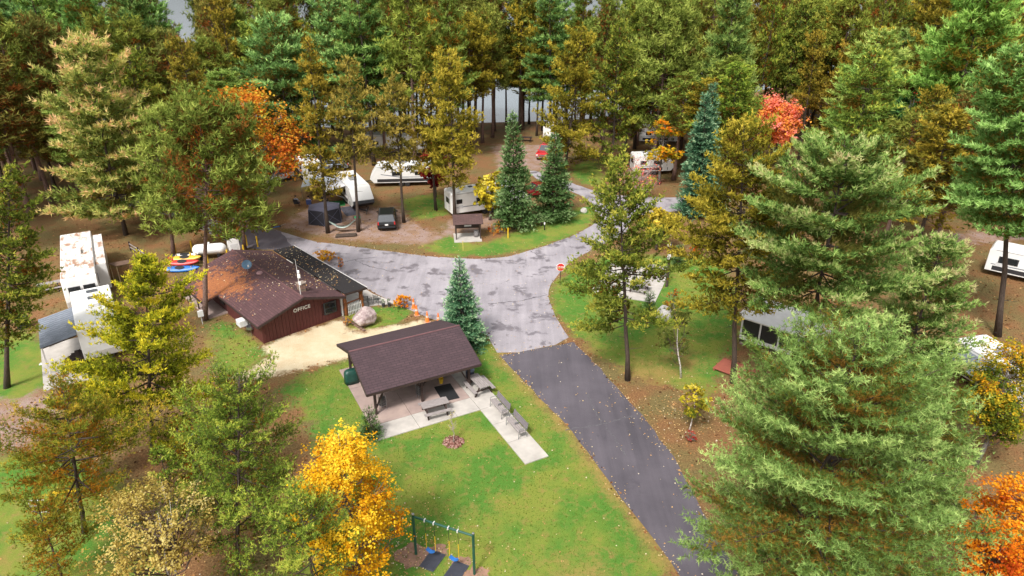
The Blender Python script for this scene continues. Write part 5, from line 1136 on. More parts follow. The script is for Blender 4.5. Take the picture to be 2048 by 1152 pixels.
# ---------------------------------------------------------------- cars
def car(name, label, x, y, fx, fy, paint, L=4.8, Wd=1.9, H=1.75, kind='suv', cat='car', glass=M_SKYGLASS):
    c = thing(name, label, cat, (x, y, 0), math.atan2(-fx, fy)); h = L / 2; w = Wd / 2
    if kind == 'pickup': low = [(-h, .45), (h - .1, .42), (h, .62), (h, .98), (h - .15, 1.08), (h - 1.5, 1.14), (-h + .02, 1.12), (-h, 1.0)]; cab = (-h + 1.9, h - 1.45, -h + 2.15, h - 2.2)
    elif kind == 'suv': low = [(-h, .42), (h - .1, .38), (h, .58), (h - .02, .85), (h - .25, 1.0), (h - 1.25, 1.08), (-h + .05, 1.10), (-h - .03, .8)]; cab = (-h + .03, h - 1.1, -h + .42, h - 1.95)
    else: low = [(-h, .42), (h - .1, .36), (h, .55), (h - .05, .78), (h - .3, .9), (h - 1.2, .98), (-h + .1, 1.0), (-h - .02, .75)]; cab = (-h + .25, h - 1.15, -h + .95, h - 2.0)
    secs = []
    for xx, k in ((-w, .93), (-w * .97, 1.0), (-w * .6, 1.02), (w * .6, 1.02), (w * .97, 1.0), (w, .93)): secs.append([(xx, p * (.985 if abs(xx) > w * .99 else 1), .40 + (q - .40) * k) for p, q in low])
    MB().loft(secs).build('body', paint, c, bevel=.02)
    y0, y1, y2, y3 = cab; zb = 1.05 if kind != 'car' else .95
    wb, wt = w * .95, w * .78
    V = [(-wb, y0, zb), (wb, y0, zb), (wb, y1, zb), (-wb, y1, zb), (-wt, y2, H), (wt, y2, H), (wt, y3, H), (-wt, y3, H)]
    MB().add(V, [(3, 2, 1, 0), (0, 1, 5, 4), (1, 2, 6, 5), (2, 3, 7, 6), (3, 0, 4, 7)]).build('cabin_glass', glass, c)
    MB().loft([[(-wt - .03, y2 - .03, H - .02), (wt + .03, y2 - .03, H - .02), (wt + .03, y3 + .03, H - .02), (-wt - .03, y3 + .03, H - .02)], [(-wt + .06, y2 + .05, H + .05), (wt - .06, y2 + .05, H + .05), (wt - .06, y3 - .05, H + .05), (-wt + .06, y3 - .05, H + .05)]]).build('roof', paint, c, bevel=.015)
    for s_ in (-1, 1):
        for (ya, za), (yb, zb_) in (((y0, zb), (y2, H)), ((y1, zb), (y3, H)), (((y0 + y1) / 2, zb), ((y2 + y3) / 2, H))): MB().beam((s_ * wb, ya, za), (s_ * wt, yb, zb_), .07, .05).build('pillar', paint, c)
        for yy in (-h + .85, h - .85): wheel(c, s_ * (w - .10), yy, .36, .22, s_)
        MB().box((s_ * (w * .78), h + .0, .80), (.34, .08, .16)).build('headlight', plain('headlight_lens', (.75, .75, .72), .15), c, bevel=.02)
        MB().box((s_ * (w * .88), -h + .0, .95), (.14, .10, .34)).build('taillight', plain('taillight_red', (.50, .03, .03), .25), c, bevel=.02)
        MB().box((s_ * (w + .10), y1 - .35, zb + .10), (.20, .10, .14)).build('mirror', paint, c, bevel=.02)
    MB().box((0, h + .01, .52), (Wd * .94, .14, .20)).build('bumper', M_STEEL if kind == 'pickup' else paint, c, bevel=.03)
    MB().box((0, -h - .02, .52), (Wd * .94, .14, .20)).build('bumper', M_STEEL if kind == 'pickup' else M_BLACK, c, bevel=.03)
    MB().box((0, h + .03, .80), (Wd * .5, .06, .16)).build('grille', M_STEEL if kind == 'pickup' else M_BLACK, c)
    MB().box((0, -h - .06, .80), (.34, .04, .17)).build('license_plate', M_WHITE, c)
    if kind == 'pickup': MB().box((0, -h + 1.0, 1.05), (Wd * .82, 1.7, .16)).build('bed', M_BLACK, c)
    return c
M_CARBLACK = plain('car_paint_black', (.008, .008, .009), .4, .2, 3, coat=.15); M_CARRED = plain('car_paint_red', (.55, .018, .022), .22, .1, 3, coat=.6); M_CARDKRED = plain('car_paint_dark_red', (.20, .010, .014), .2, .1, 3, coat=.6); M_CARWHITE = plain('car_paint_white', (.75, .75, .75), .25, .1, 3, coat=.4)
car('black_van', 'black van parked on gravel with its rear to the camera', -13.75, 71.4, -.14, .99, M_CARBLACK, 4.9, 1.95, 1.75, 'suv', 'van')
car('red_pickup_truck', 'bright red pickup truck facing the camera before the cargo trailer', 5.2, 101.6, -.28, -.96, M_CARRED, 5.5, 2.0, 1.85, 'pickup', 'pickup truck')
car('dark_red_car', 'dark red car between the two green spruces', 3.1, 82.0, -.9, -.4, M_CARDKRED, 4.6, 1.85, 1.55, 'car', 'car')
car('white_car', 'white car tucked behind tree trunks left of small camper', -31.3, 88.2, -.6, -.8, M_CARWHITE, 4.6, 1.8, 1.5, 'car', 'car')
car('silver_car', 'silver blue car parked on the back lane behind campers', -25.3, 94.0, -.95, -.2, plain('car_paint_silver', (.36, .42, .50), .25, .1, 3, .6), 4.5, 1.8, 1.5, 'car', 'car')
ct = thing('cargo_trailer', 'plain white box cargo trailer behind the red pickup', 'cargo trailer', (6.9, 112.0, 0), math.atan2(.28, -.96))
MB().box((0, 0, 1.75), (2.3, 6.0, 2.3)).build('body', M_RV, ct, bevel=.06); MB().box((0, 0, 2.92), (2.2, 5.9, .05)).build('roof', plain('cargo_roof_grey', (.48, .46, .47), .6, .3, 1), ct)
for s_ in (-1, 1):
    for yy in (-.6, .3): wheel(ct, s_ * 1.05, yy, .36, .22, s_)
MB().box((1.16, .8, 1.7), (.03, .8, 1.8)).build('door', plain('cargo_door', (.62, .62, .63), .4), ct); MB().beam((0, 2.9, .5), (0, 4.3, .5), .1).build('tongue', M_BLACKMETAL, ct)
picnic_table('dark picnic table on bare earth left of the cargo trailer', (2.4, 111.4, 0), R(-10), None, M_DARKWOOD)
# ---------------------------------------------------------------- people
SKIN = plain('skin', (.55, .33, .23), .6, .1)
def person(label, loc, rz, J, shirt, pants, shoe=M_BLACK, cap=None, hair=None, zones=(.92, 1.48, .10)):
    """J: joint name -> (x, y, z, radius); one skinned figure"""
    e = thing('person', label, 'person', loc, rz)
    names = list(J); me = bpy.data.meshes.new('body')
    ed = [('pelvis', 'waist'), ('waist', 'chest'), ('chest', 'neck'), ('neck', 'jaw'), ('jaw', 'head')]
    for s_ in 'lr': ed += [('pelvis', 'hip_' + s_), ('hip_' + s_, 'knee_' + s_), ('knee_' + s_, 'ankle_' + s_), ('ankle_' + s_, 'toe_' + s_), ('chest', 'shoulder_' + s_), ('shoulder_' + s_, 'elbow_' + s_), ('elbow_' + s_, 'wrist_' + s_), ('wrist_' + s_, 'hand_' + s_)]
    me.from_pydata([J[n_][:3] for n_ in names], [(names.index(a), names.index(b)) for a, b in ed], [])
    tmp = bpy.data.objects.new('tmp', me); COL.objects.link(tmp)
    md = tmp.modifiers.new('s', 'SKIN')
    for i, n_ in enumerate(names): me.skin_vertices[0].data[i].radius = (J[n_][3],) * 2; me.skin_vertices[0].data[i].use_root = n_ == 'pelvis'
    tmp.modifiers.new('u', 'SUBSURF').render_levels = 1; tmp.modifiers['u'].levels = 1
    dg = bpy.context.evaluated_depsgraph_get(); dg.update(); m2 = bpy.data.meshes.new_from_object(tmp.evaluated_get(dg)); bpy.data.objects.remove(tmp)
    m2.materials.clear()
    for m in (SKIN, shirt, pants, shoe): m2.materials.append(m)
    P = {n_: Vector(J[n_][:3]) for n_ in names}
    for f in m2.polygons:
        c = f.center; best = min(names, key=lambda n_: (P[n_] - c).length)
        f.material_index = 1 if best in ('waist', 'chest') or best.startswith(('shoulder', 'elbow')) else 2 if best == 'pelvis' or best.startswith(('hip', 'knee')) else 3 if best.startswith('toe') else 0
        f.use_smooth = True
    o = bpy.data.objects.new('body', m2); COL.objects.link(o); o.parent = e
    hd = P['head']
    MB().lathe([(.085, -.02), (.118, .03), (.115, .09), (.07, .14), (.001, .155)], 12, (hd.x, hd.y + .01, hd.z + .02)).build('cap' if cap else 'hair', cap or hair, e, smooth=True)
    if cap: MB().box((hd.x, hd.y - .14, hd.z + .03), (.16, .12, .02)).build('brim', cap, e)
    MB().box((hd.x, hd.y - .115, hd.z - .03), (.025, .03, .05)).build('nose', SKIN, e, bevel=.008)
    return e
STAND = dict(pelvis=(0, 0, .95, .14), waist=(0, .0, 1.12, .13), chest=(0, 0, 1.36, .16), neck=(0, 0, 1.52, .055), jaw=(0, -.01, 1.58, .065), head=(0, 0, 1.68, .10),
    hip_l=(.10, 0, .88, .10), knee_l=(.13, -.04, .48, .062), ankle_l=(.14, .02, .08, .042), toe_l=(.15, -.14, .04, .035), hip_r=(-.10, 0, .88, .10), knee_r=(-.15, .02, .48, .062), ankle_r=(-.20, .10, .08, .042), toe_r=(-.22, -.05, .04, .035),
    shoulder_l=(.19, 0, 1.42, .065), elbow_l=(.26, -.02, 1.14, .045), wrist_l=(.24, -.16, .95, .032), hand_l=(.22, -.24, .90, .035), shoulder_r=(-.19, 0, 1.42, .065), elbow_r=(-.27, .03, 1.15, .045), wrist_r=(-.30, -.08, .92, .032), hand_r=(-.30, -.13, .84, .035))
SEAT = dict(pelvis=(0, .05, .50, .15), waist=(0, .10, .66, .14), chest=(0, .14, .92, .16), neck=(0, .13, 1.09, .055), jaw=(0, .11, 1.15, .065), head=(0, .11, 1.25, .10),
    hip_l=(.11, .0, .50, .10), knee_l=(.14, -.44, .50, .065), ankle_l=(.14, -.46, .08, .045), toe_l=(.14, -.62, .04, .035), hip_r=(-.11, .0, .50, .10), knee_r=(-.14, -.44, .50, .065), ankle_r=(-.15, -.42, .08, .045), toe_r=(-.15, -.58, .04, .035),
    shoulder_l=(.20, .13, .98, .065), elbow_l=(.29, .02, .74, .045), wrist_l=(.24, -.22, .68, .032), hand_l=(.22, -.30, .66, .035), shoulder_r=(-.20, .13, .98, .065), elbow_r=(-.29, .02, .74, .045), wrist_r=(-.24, -.20, .70, .032), hand_r=(-.20, -.28, .66, .035))
cloth = lambda n_, c: plain('cloth_' + n_, c, .9, .2, 6)
person('person in white shirt, grey shorts and red cap standing by cargo trailer', (9.05, 107.3, 0), R(20), STAND, cloth('white', (.75, .75, .74)), cloth('grey', (.28, .28, .32)), cap=cloth('red', (.6, .03, .03)))
def camp_chair(label, loc, rz, m):
    c = thing('camp_chair', label, 'camp chair', loc, rz, 'camp chairs in the seated circle')
    MB().add([(-.27, -.22, .42), (.27, -.22, .42), (.27, .22, .36), (-.27, .22, .36)], [(0, 1, 2, 3)]).build('seat', m, c); MB().add([(-.27, .24, .38), (.27, .24, .38), (.28, .40, .98), (-.28, .40, .98)], [(0, 1, 2, 3)]).build('backrest', m, c)
    for s_ in (-1, 1): MB().path([(s_ * .30, -.26, 0), (s_ * .29, .26, .60), (s_ * .29, .41, 1.0)], .012, 4).build('frame', M_BLACKMETAL, c); MB().path([(s_ * .30, .30, 0), (s_ * .29, -.24, .60)], .012, 4).build('leg', M_BLACKMETAL, c)
for k, (x, y, a, shc, hc, lb, cl) in enumerate(((-25.5, 77.6, 170, (.45, .50, .62), (.03, .02, .015), 'seated person in pale blue shirt, leftmost in the camp circle', 'dark'), (-24.0, 77.4, 190, (.42, .40, .60), (.02, .015, .012), 'seated person in lavender top, middle of the camp circle', 'blue'), (-22.5, 78.6, 150, (.05, .06, .14), (.015, .012, .01), 'seated person in navy top, rightmost in the camp circle', 'black'))):
    camp_chair(('dark folding chair of the leftmost seated person', 'blue folding chair of the middle seated person', 'black folding chair of the rightmost seated person')[k], (x, y, 0), R(a), cloth('chair_' + cl, {'dark': (.03, .03, .04), 'blue': (.06, .09, .25), 'black': (.02, .02, .02)}[cl]))
    person(lb, (x, y - .0, 0), R(a), SEAT, cloth('top%d' % k, shc), cloth('jeans', (.05, .07, .14)), hair=cloth('hair%d' % k, hc))
# ---------------------------------------------------------------- camp gear
tn = thing('screen_tent', 'dark blue six sided screen tent on needles beside the hammock', 'tent', (-20.9, 72.6, 0), R(12))
hexp = [(2.05 * math.cos(a), 2.05 * math.sin(a)) for a in [math.pi / 6 + k * math.pi / 3 for k in range(6)]]
M_NET = plain('dark_mesh_panel', (.022, .022, .032), .8, .4, 8); M_TENT = plain('slate_blue_fabric', (.085, .085, .125), .7, .25, 2)
for k in range(6):
    a, b = Vector((*hexp[k], 0)), Vector((*hexp[(k + 1) % 6], 0)); up = Vector((0, 0, 1.65)); a2, b2 = a * .93 + up, b * .93 + up; apex = Vector((0, 0, 2.15))
    wl = MB(); wl.add([a, b, b2, a2, a * .985, b * .985, b2 * .99, a2 * .99], [(0, 1, 2, 3), (7, 6, 5, 4), (0, 4, 5, 1), (2, 6, 7, 3)]); p_ = wl.build('wall_panel', M_NET, tn)
    MB().add([a2, b2, apex, a2 - Vector((0, 0, .03)), b2 - Vector((0, 0, .03)), apex - Vector((0, 0, .03))], [(0, 1, 2), (5, 4, 3), (0, 3, 4, 1)]).build('roof_panel', M_TENT, tn)
    n_ = ((a + b) / 2).normalized() * .02
    for p0, p1 in ((a, b2), (b, a2)): MB().beam(p0 + n_, p1 + n_, .05, .02, n_).build('panel_strap', M_TENT, p_)
    MB().path([a, a2], .03, 5).build('pole', M_TENT, tn)
hm = thing('hammock', 'pale green hammock slung between two pine trunks', 'hammock', (-19.45, 68.65, 0), math.atan2(.35, 2.9))
secs = []
for i in range(13):
    u = i / 12; z = 1.25 - .75 * math.sin(math.pi * u); w = .06 + .30 * math.sin(math.pi * u); secs.append([(u * 2.75, -w, z + .10), (u * 2.75, 0, z), (u * 2.75, w, z + .10), (u * 2.75, 0, z - .02)])
MB().loft(secs).build('cloth', plain('hammock_cloth', (.55, .66, .60), .85, .25, 3), hm, smooth=True)
tp = thing('grey_tarp', 'grey tarp canopy stretched over poles behind the seated people', 'tarp', (-24.2, 82.4, 0), R(8))
V = []
for j in range(7):
    for i in range(7): u, w = i / 6, j / 6; V.append(((u - .5) * 3.6, (w - .5) * 3.0, 1.75 - .35 * abs(u - .5) * 2 + .25 * w - .18 * math.sin(math.pi * u) * math.sin(math.pi * w)))
MB().add(V, [(j * 7 + i, j * 7 + i + 1, (j + 1) * 7 + i + 1, (j + 1) * 7 + i) for j in range(6) for i in range(6)]).build('sheet', plain('grey_tarp', (.42, .46, .50), .6, .15, 3), tp, smooth=True)
for x in (-1.75, 1.75):
    for y in (-1.45, 1.45): MB().path([(x, y, 0), (x, y, 1.45 + (.25 if y > 0 else 0))], .02, 5).build('pole', M_STEEL, tp)
mt = thing('green_mat', 'bright green ground mat at the trailer door', 'mat', (-21.3, 78.6, .004), R(15)); MB().box((0, 0, .012), (2.4, 2.0, .02)).build('mat', plain('green_turf', (.02, .26, .06), .9, .3, 6), mt)
m2_ = thing('grey_camp_rug', 'dark grey rug under the open trailer awning', 'rug', (-18.9, 75.9, .004), R(26)); MB().box((0, 0, .012), (1.6, 3.4, .02)).build('rug', plain('camp_rug_grey', (.085, .085, .11), .9, .3, 4), m2_)
sg = thing('site_sign', 'small green site sign on a thin post beside the tan pine', 'sign', (-16.3, 69.6, 0), R(-5))
MB().tube((0, 0, 0), (0, 0, 1.75), .03).build('post', M_BLACKMETAL, sg); MB().box((-.28, -.04, 1.42), (.66, .03, .20)).build('panel', plain('sign_green', (.02, .30, .12), .5), sg, bevel=.006)
lg = thing('log_ring', 'mossy low log ring on the grass before the tan pine', 'log ring', (-17.45, 67.4, 0), R(5))
for k in range(3): MB().tube((-1.1 + .1 * k, -.15 + k * .16, .13 + .12 * (k == 1)), (1.0 + .05 * k, .05 + k * .14, .14 + .12 * (k == 1)), .13, .11, 8).build('log', BARK, lg)
sc_ = thing('kick_scooter', 'small blue kick scooter lying on needles left of the tent', 'scooter', (-25.7, 70.3, 0), R(30)); MB().box((0, 0, .08), (.7, .16, .06)).build('deck', M_BLUEP, sc_, bevel=.02); MB().path([(.35, 0, .08), (.55, 0, .16), (1.05, .05, .22)], .02, 5).build('handlebar', M_STEEL, sc_)
for x in (-.32, .38): MB().lathe([(.03, -.02), (.09, -.02), (.09, .02), (.03, .02)], 12, (x, 0, .09), Matrix.Rotation(R(90), 3, 'X')).build('wheel', M_BLACK, sc_)
gz = thing('gas_grill', 'dark grill and gear heap under the trailer awning', 'grill', (-18.9, 77.3, .03), .4); MB().lathe([(.1, .5), (.36, .62), (.38, .8), (.25, 1.0), (.001, 1.05)], 14).build('bowl', M_BLACKMETAL, gz, smooth=True)
for k in range(3): MB().path([(.22 * math.cos(k * 2.1), .22 * math.sin(k * 2.1), .62), (.36 * math.cos(k * 2.1), .36 * math.sin(k * 2.1), 0)], .018, 5).build('leg', M_BLACKMETAL, gz)
# notice kiosk
ks = thing('notice_kiosk', 'small open kiosk with brown roof and white notice on a concrete pad', 'kiosk', (-4.65, 67.6, 0), R(7))
slope('roof_slope', M_ROOF_K, ks, [(-1.55, -1.35, 1.75), (1.55, -1.35, 1.75), (1.55, .1, 2.35), (-1.55, .1, 2.35)], .07, 3, 3); slope('roof_slope', M_ROOF_K, ks, [(1.55, 1.1, 1.95), (-1.55, 1.1, 1.95), (-1.55, .104, 2.35), (1.55, .104, 2.35)], .07, 3, 3)
for x in (-1.25, 1.25):
    for y in (-1.0, .75): MB().beam((x, y, 0), (x, y, 1.95), .11).build('post', M_DARKWOOD, ks)
    MB().beam((x, -1.2, 1.82), (x, .9, 1.95), .08, .12).build('beam', M_DARKWOOD, ks)
for k in range(6): MB().box((0, .70, .75 + k * .19), (2.4, .04, .18)).build('back_board', M_DARKWOOD, ks)
MB().box((.05, .655, 1.22), (.75, .02, .70)).build('notice', M_WHITE, ks)
MB().prism([(-1.5, -1.75), (1.35, -1.75), (1.35, .9), (-1.5, .9)], -.05, .07).build('slab', M_CONC, ks)
kb = thing('kiosk_barrel', 'grey round barrel standing on the kiosk pad', 'barrel', (-3.75, 67.35, .07)); MB().lathe([(.26, 0), (.30, .3), (.26, .62), (.001, .62)], 14).build('barrel', plain('barrel_grey', (.22, .20, .20), .7, .3), kb, smooth=True); MB().lathe([(.27, .62), (.27, .66), (.001, .68)], 14).build('lid', plain('barrel_lid', (.32, .30, .30), .6), kb)
yp = thing('yellow_marker_post', 'yellow marker post on the grass right of the kiosk', 'post', (-.42, 67.09, 0)); MB().box((0, 0, .55), (.12, .10, 1.1)).build('post', M_YELLOW, yp, bevel=.01); MB().box((0, 0, 1.11), (.13, .11, .04)).build('cap', M_YELLOW, yp)
yp = thing('thin_marker_post', 'thin pale yellow stake at the grass edge below the kiosk', 'post', (-4.9, 63.6, 0)); MB().tube((0, 0, 0), (0, 0, 1.0), .025).build('stake', plain('pale_yellow', (.7, .55, .15), .6), yp); MB().box((0, 0, .95), (.07, .03, .12)).build('tag', M_YELLOW, yp)
lp = thing('path_light', 'short black post light with white top on the grass', 'light', (3.51, 69.52, 0)); MB().tube((0, 0, 0), (0, 0, .6), .06).build('post', M_BLACKMETAL, lp); MB().lathe([(.06, .6), (.08, .66), (.08, .82), (.001, .88)], 12).build('lamp_head', M_WHITE, lp)
bn2 = thing('green_bench', 'low dark bench on the grass between the two spruces', 'bench', (2.6, 70.8, 0), R(-15))
for k in range(3): MB().box((0, k * .14, .42), (1.5, .12, .04)).build('seat_slat', M_DARKWOOD, bn2)
for x in (-.6, .6): MB().box((x, .14, .2), (.06, .4, .4)).build('leg', M_DARKWOOD, bn2)
# ---------------------------------------------------------------- right lawn
rp = thing('picnic_pad', 'square concrete picnic pad behind the lone jack pine', 'patio')
A_, B_, C_, D2 = (6.8, 53.76), (12.05, 51.59), (14.68, 58.09), (9.6, 60.5)
lerp = lambda a, b, t: (a[0] + (b[0] - a[0]) * t, a[1] + (b[1] - a[1]) * t)
for i in range(2):
    for j in range(2):
        q = lambda u, w: lerp(lerp(A_, B_, u), lerp(D2, C_, u), w); e = .004
        MB().prism([q(i / 2 + e, j / 2 + e), q((i + 1) / 2 - e, j / 2 + e), q((i + 1) / 2 - e, (j + 1) / 2 - e), q(i / 2 + e, (j + 1) / 2 - e)], -.05, .06).build('slab_panel', M_CONC, rp)
picnic_table('grey picnic table on the near side of the picnic pad', (11.1, 54.0, .06), R(-25)); picnic_table('grey picnic table at the back corner of picnic pad by the pole', (13.3, 57.6, .06), R(-25))
ul = thing('light_pole', 'dark wooden light pole with white lamp and box beside the picnic pad', 'light pole', (13.72, 55.0, 0)); MB().tube((0, 0, 0), (0, 0, 4.2), .13, .10, 10).build('pole', BARK, ul); MB().box((-.08, -.14, 2.9), (.28, .12, .4)).build('box', M_WHITE, ul, bevel=.01); MB().lathe([(.001, 0), (.14, .05), (.16, .2), (.05, .28), (.001, .3)], 12, (-.2, -.2, 3.9)).build('lamp', M_WHITE, ul)
for x, y, h, lb in ((11.09, 49.35, 2.0, 'small round dark spruce at the picnic pad corner'), (15.82, 60.11, 1.9, 'small spruce right of the light pole'), (-8.45, 33.4, 2.0, 'small dark spruce at the patio corner by the yellow maple')):
    r_ = h * .42; ms = conifer('small_spruce', int(h * 100 + y), h, .04, r_, 'spruce', .8); place('small_spruce', ms, FM['spruce'], BARK, x, y, h, h, r_, r_, 0, 0, lb, 'spruce tree')
h_, r_ = 6.9, 2.1; ms = conifer('blue_spruce', 991, h_, .05, r_, 'spruce', 1.05); place('blue_spruce', ms, FM['bluespruce'], BARK, -3.75, 44.6, h_, h_, r_, r_, 0, 0, 'silvery blue spruce standing between pavilion and road junction', 'spruce tree', None, (1.45, 1.4, 1.35))
ss = thing('stop_sign', 'red octagonal stop sign at the road curve', 'stop sign', (4.28, 55.3, 0), R(4))
MB().beam((0, 0, 0), (0, 0, 1.9), .05).build('post', M_BLACKMETAL, ss)
oc = [(.40 * math.cos(R(22.5 + 45 * k)), 1.75 + .40 * math.sin(R(22.5 + 45 * k))) for k in range(8)]; oc2 = [(x * .9, 1.75 + (z - 1.75) * .9) for x, z in oc]
pl = MB().extrude(oc, 'y', -.05, -.035).build('rim', M_WHITE, ss); MB().extrude(oc2, 'y', -.056, -.0505).build('plate', plain('sign_red', (.60, .03, .025), .5, .1), ss); letters('STOP', .27, M_WHITE, ss, (-.315, -.062, 1.655), (1, 0, 0), (0, 0, 1), .6, .003)
# white screened cabin
CB_A = math.atan2(-.66, .75)
cbn = thing('screened_cabin', 'white cabin with dark screened openings behind the low limbed pine', 'cabin', (17.0, 44.75, 0), CB_A)
L_ = 5.6; D3 = 3.0
MB().box((L_ / 2, D3 / 2 + .1, .32), (L_, D3, .30)).build('floor_frame', M_DARKWOOD, cbn)
for x in (.2, 1.9, 3.7, L_ - .2): MB().box((x, .2, .09), (.25, .25, .2)).build('pier', M_CONC_DAMP, cbn)
for k in range(2): MB().box((L_ / 2, .05, .58 + k * .16), (L_, .08, .15)).build('wall_board', M_WHITE, cbn)
MB().box((L_ / 2, D3, 1.4), (L_, .08, 1.9)).build('back_wall', M_WHITE, cbn)
for x in (0.06, 1.45, 2.85, 4.25, L_ - .06): MB().box((x, .05, 1.42), (.11, .11, 1.55)).build('post', M_WHITE, cbn)
for k in range(4):
    x0, x1 = 0.12 + k * 1.38, 1.38 + k * 1.38; MB().box(((x0 + x1) / 2, .06, 1.43), (x1 - x0, .02, 1.5)).build('screen', plain('insect_screen', (.020, .020, .020), .6, .3, 6), cbn)
for yy in (1.0, 2.0): MB().box((.02, yy, 1.4), (.08, .95, 1.9)).build('side_wall', M_WHITE, cbn); MB().box((-.025, yy, 1.5), (.02, .6, .9)).build('window', M_GLASS, cbn)
MB().box((L_ / 2, .05, 2.25), (L_ + .1, .12, .2)).build('header', M_WHITE, cbn)
MB().add([(-.3, -.35, 2.34), (L_ + .3, -.35, 2.34), (L_ + .3, D3 + .3, 2.62), (-.3, D3 + .3, 2.62), (-.3, -.35, 2.42), (L_ + .3, -.35, 2.42), (L_ + .3, D3 + .3, 2.70), (-.3, D3 + .3, 2.70)], [(3, 2, 1, 0), (4, 5, 6, 7), (0, 1, 5, 4), (1, 2, 6, 5), (2, 3, 7, 6), (3, 0, 4, 7)]).build('roof', plain('cabin_roof_white', (.72, .70, .68), .7, .2, 1), cbn)
dk = thing('red_deck', 'red stained wooden deck in front of the white cabin', 'deck', (15.1, 42.2, 0), CB_A)
for k in range(11): MB().box((1.3, -.08 - k * .155 + .15, .18), (2.6, .145, .04)).build('deck_board', wood('red_stained_boards', (.36, .10, .06), (.22, .06, .04)), dk)
MB().box((1.3, .32, .08), (2.6, .05, .16)).build('rim_joist', MATS['red_stained_boards'], dk)
for x in (.1, 2.5): MB().box((x, -.75, .08), (.09, 1.6, .15)).build('joist', MATS['red_stained_boards'], dk)
# bare pink shrub behind
ms = broadleaf('bare_shrub', 301, 5.6, .12, 3.1, 700, .16, lobes=70, stems=5, thin=True); place('bare_shrub', ms, FM['crimson'], plain('pink_grey_twigs', (.40, .28, .26), .9), 15.6, 81.0, 5.6, 5.6, 3.1, 3.1, 0, 0, 'nearly bare pinkish shrub left of the blue green spruce', 'shrub', None, (1.9, 3.2, 3.0))
shrub('orange_shrub', 'bright orange sapling behind the small spruce by the pole', 18.0, 61.5, 2.0, .8, 'fire', 900, .12, 75); shrub('orange_young_maple', 'young orange leaved tree above the pale boulder', 12.9, 49.4, 2.6, .85, 'orange', 900, .10, 76); shrub('dark_red_shrub', 'small dark red shrub on the verge by the yellow tree', 10.6, 33.0, .8, .35, 'crimson', 300, .08, 77)
shrub('rust_undergrowth', 'rusty low undergrowth between the kiosk and spruce', -1.6, 69.0, .7, 1.4, 'orange', 900, .10, 78)
# goal frame on the lower left lawn
gf = thing('goal_frame', 'small white tube goal frame lying on the lower left lawn', 'goal', (-24.9, 27.2, 0), R(-10))
MB().path([(0, 0, .03), (0, 0, .75), (.95, .1, .85), (.95, .1, .03), (0, 0, .03)], .03, 6).build('frame', M_WHITE, gf); MB().path([(.1, 0, .4), (.5, .5, .05), (.95, .1, .4)], .022, 6).build('brace', M_WHITE, gf)
yb_ = thing('yellow_balance_beam', 'yellow beam lying on the grass behind the goal frame', 'beam', (-23.9, 28.6, 0), R(8)); MB().box((0, 0, .12), (1.4, .14, .12)).build('beam', M_YELLOW, yb_, bevel=.02)
for x in (-.5, .5): MB().box((x, 0, .03), (.08, .4, .06)).build('foot', M_YELLOW, yb_)
sn = thing('dark_shed', 'grey blue metal canopy glimpsed through the lower left pines', 'canopy', (-18.0, 31.9, 0), R(20)); ribbed(sn, (-1.2, .9, 1.7), (1.2, .9, 1.7), (1.2, -.9, 1.4), (-1.2, -.9, 1.4), 7, M_RIB)
for x in (-1.1, 1.1):
    for y, z in ((-.8, 1.38), (.8, 1.66)): MB().beam((x, y, 0), (x, y, z), .08).build('post', M_DARKWOOD, sn)

# ---------------------------------------------------------------- fallen leaves and grass tufts
rng_ = np.random.default_rng(77)
def scatter(n, box, dens):
    out = []
    while len(out) < n:
        P = np.column_stack([rng_.uniform(box[0], box[1], 20000), rng_.uniform(box[2], box[3], 20000)])
        out += list(P[rng_.random(20000) < dens(P)])
    return np.array(out[:n])
spots_ = np.array([(-7.3, 22.3), (20.8, 19.7), (11, 36), (-16, 21), (-4.8, 23.6)])
def leaf_d(P):
    d = np.zeros(len(P)) + .045
    for s_ in spots_: d += .9 * np.exp(-((P - s_) ** 2).sum(1) / 9.0)
    eg = np.abs(inside_dist(P, ROAD_NEW)); d += .8 * np.exp(-(eg / .28) ** 2); eg = np.abs(inside_dist(P, ROAD_OLD)); d += .5 * np.exp(-(eg / .3) ** 2)
    return np.clip(d, 0, 1)
n = 5200; P = scatter(n, (-26, 24, 20, 66), leaf_d)
V, F, A = leaves(rng_, np.column_stack([P, np.full(n, .035)]), unit(np.column_stack([rng_.normal(size=(n, 2)) * .35, np.ones(n)])), rng_.random(n), .085)
# leaves lying on the roofs
ca, sa_ = math.cos(OF.rotation_euler.z), math.sin(OF.rotation_euler.z)
m = 900; lx = rng_.uniform(-.4, 8.7, m); ly = rng_.uniform(-.4, 12, m); lz = np.where(lx > 6.83, 2.08 + .04 * (8.8 - lx) + .06, np.where(lx < 3.3, 2.92 - (3.3 - lx) * .3077 + .12, 2.92 - (lx - 3.3) * .3029 + .12)); kp = (ly > 1.0) & ((rng_.random(m) < .5) | (lx > 3.3))
Pw = np.column_stack([-18.66 + lx * ca - ly * sa_, 44.77 + lx * sa_ + ly * ca, lz])[kp]
V2, F2, A2 = leaves(rng_, Pw, unit(np.column_stack([rng_.normal(size=(len(Pw), 2)) * .3, np.ones(len(Pw))])), rng_.random(len(Pw)), .11)
F = np.concatenate([F, F2 + len(V)]); V = np.concatenate([V, V2]); A = np.concatenate([A, A2])
me = arr_mesh('fallen_leaves', V, F, {'tint': A}); me.materials.append(foliage_mat('fallen_leaves', [(.05, (.45, .24, .10)), (.35, (.56, .34, .14)), (.62, (.62, .48, .22)), (.95, (.75, .66, .52))], .2))
o = bpy.data.objects.new('fallen_leaves', me); COL.objects.link(o); tag(o, 'small pale and yellow fallen leaves strewn over lawn and road', 'leaves', kind='stuff')
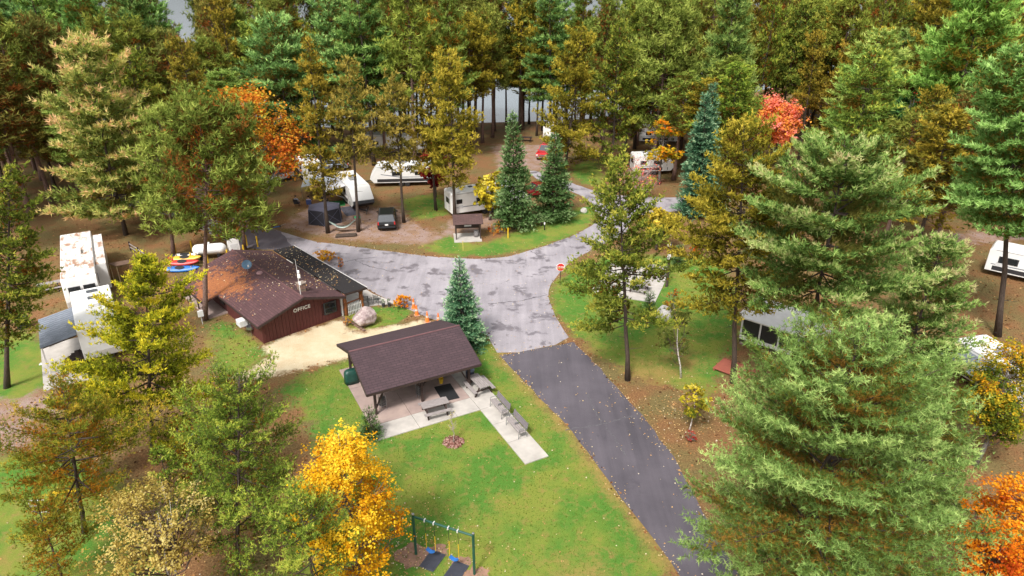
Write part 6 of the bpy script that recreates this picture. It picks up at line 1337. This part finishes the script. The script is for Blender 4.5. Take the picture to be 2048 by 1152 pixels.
def grass_d(P):
    w = np.zeros(len(P))
    for q in (LAWN_MAIN, LAWN_RIGHT, LAWN_OFFICE, LAWN_ISLAND): w = np.maximum(w, np.clip(inside_dist(P, q) + .3, 0, 1))
    for q in (ROAD_NEW, ROAD_OLD, SAND_PATH): w *= inside_dist(P, q) < -.05
    c, s_ = math.cos(-PV_A), math.sin(-PV_A); lx = (P[:, 0] + 8.56) * c - (P[:, 1] - 35.7) * s_; ly = (P[:, 0] + 8.56) * s_ + (P[:, 1] - 35.7) * c
    w *= ~((lx > -.75) & (lx < 7.6) & (ly > -2.62) & (ly < 6.4)); w *= ~((lx > 5.97) & (lx < 7.6) & (ly > -8.6) & (ly < 4))
    return w * np.clip(1.5 - P[:, 1] / 60, .2, 1)
n = 14000; P = scatter(n, (-24, 18, 20, 60), grass_d)
V, A = blades(rng_, np.column_stack([P, np.zeros(n)]), np.tile([0, 0, 1.0], (n, 1)), rng_.random(n), 5, .06, .030, .7)
me = arr_mesh('grass', V, np.arange(len(V)).reshape(-1, 3), {'tint': A}); me.materials.append(foliage_mat('grass_blades', [(.05, (.22, .20, .05)), (.22, (.15, .19, .03)), (.50, (.10, .19, .025)), (.95, (.18, .30, .05))], .2))
o = bpy.data.objects.new('grass', me); COL.objects.link(o); tag(o, 'short green and straw coloured grass of the lawns', 'grass', kind='stuff')

def floor_d(P):
    w = np.ones(len(P))
    for q in (LAWN_MAIN, LAWN_RIGHT, LAWN_KIOSK, ROAD_NEW, ROAD_OLD, SAND_PATH, LAWN_LOW, LAWN_LEFT): w *= inside_dist(P, q) < .2
    return w * np.clip(1.6 - P[:, 1] / 80, .15, 1)
n = 16000; P = scatter(n, (-50, 50, 20, 95), floor_d)
V, F, A = leaves(rng_, np.column_stack([P, np.full(n, .02)]), unit(np.column_stack([rng_.normal(size=(n, 2)) * .3, np.ones(n)])), np.clip(rng_.normal(size=n) * .25 + .4, 0, 1), .17)
me = arr_mesh('leaf_litter', V, F, {'tint': A}); me.materials.append(foliage_mat('leaf_litter', [(.05, (.06, .03, .015)), (.3, (.16, .07, .03)), (.6, (.34, .16, .06)), (.9, (.50, .32, .14))], .1))
o = bpy.data.objects.new('leaf_litter', me); COL.objects.link(o); tag(o, 'brown and orange leaf litter on the forest floor', 'leaves', kind='stuff')
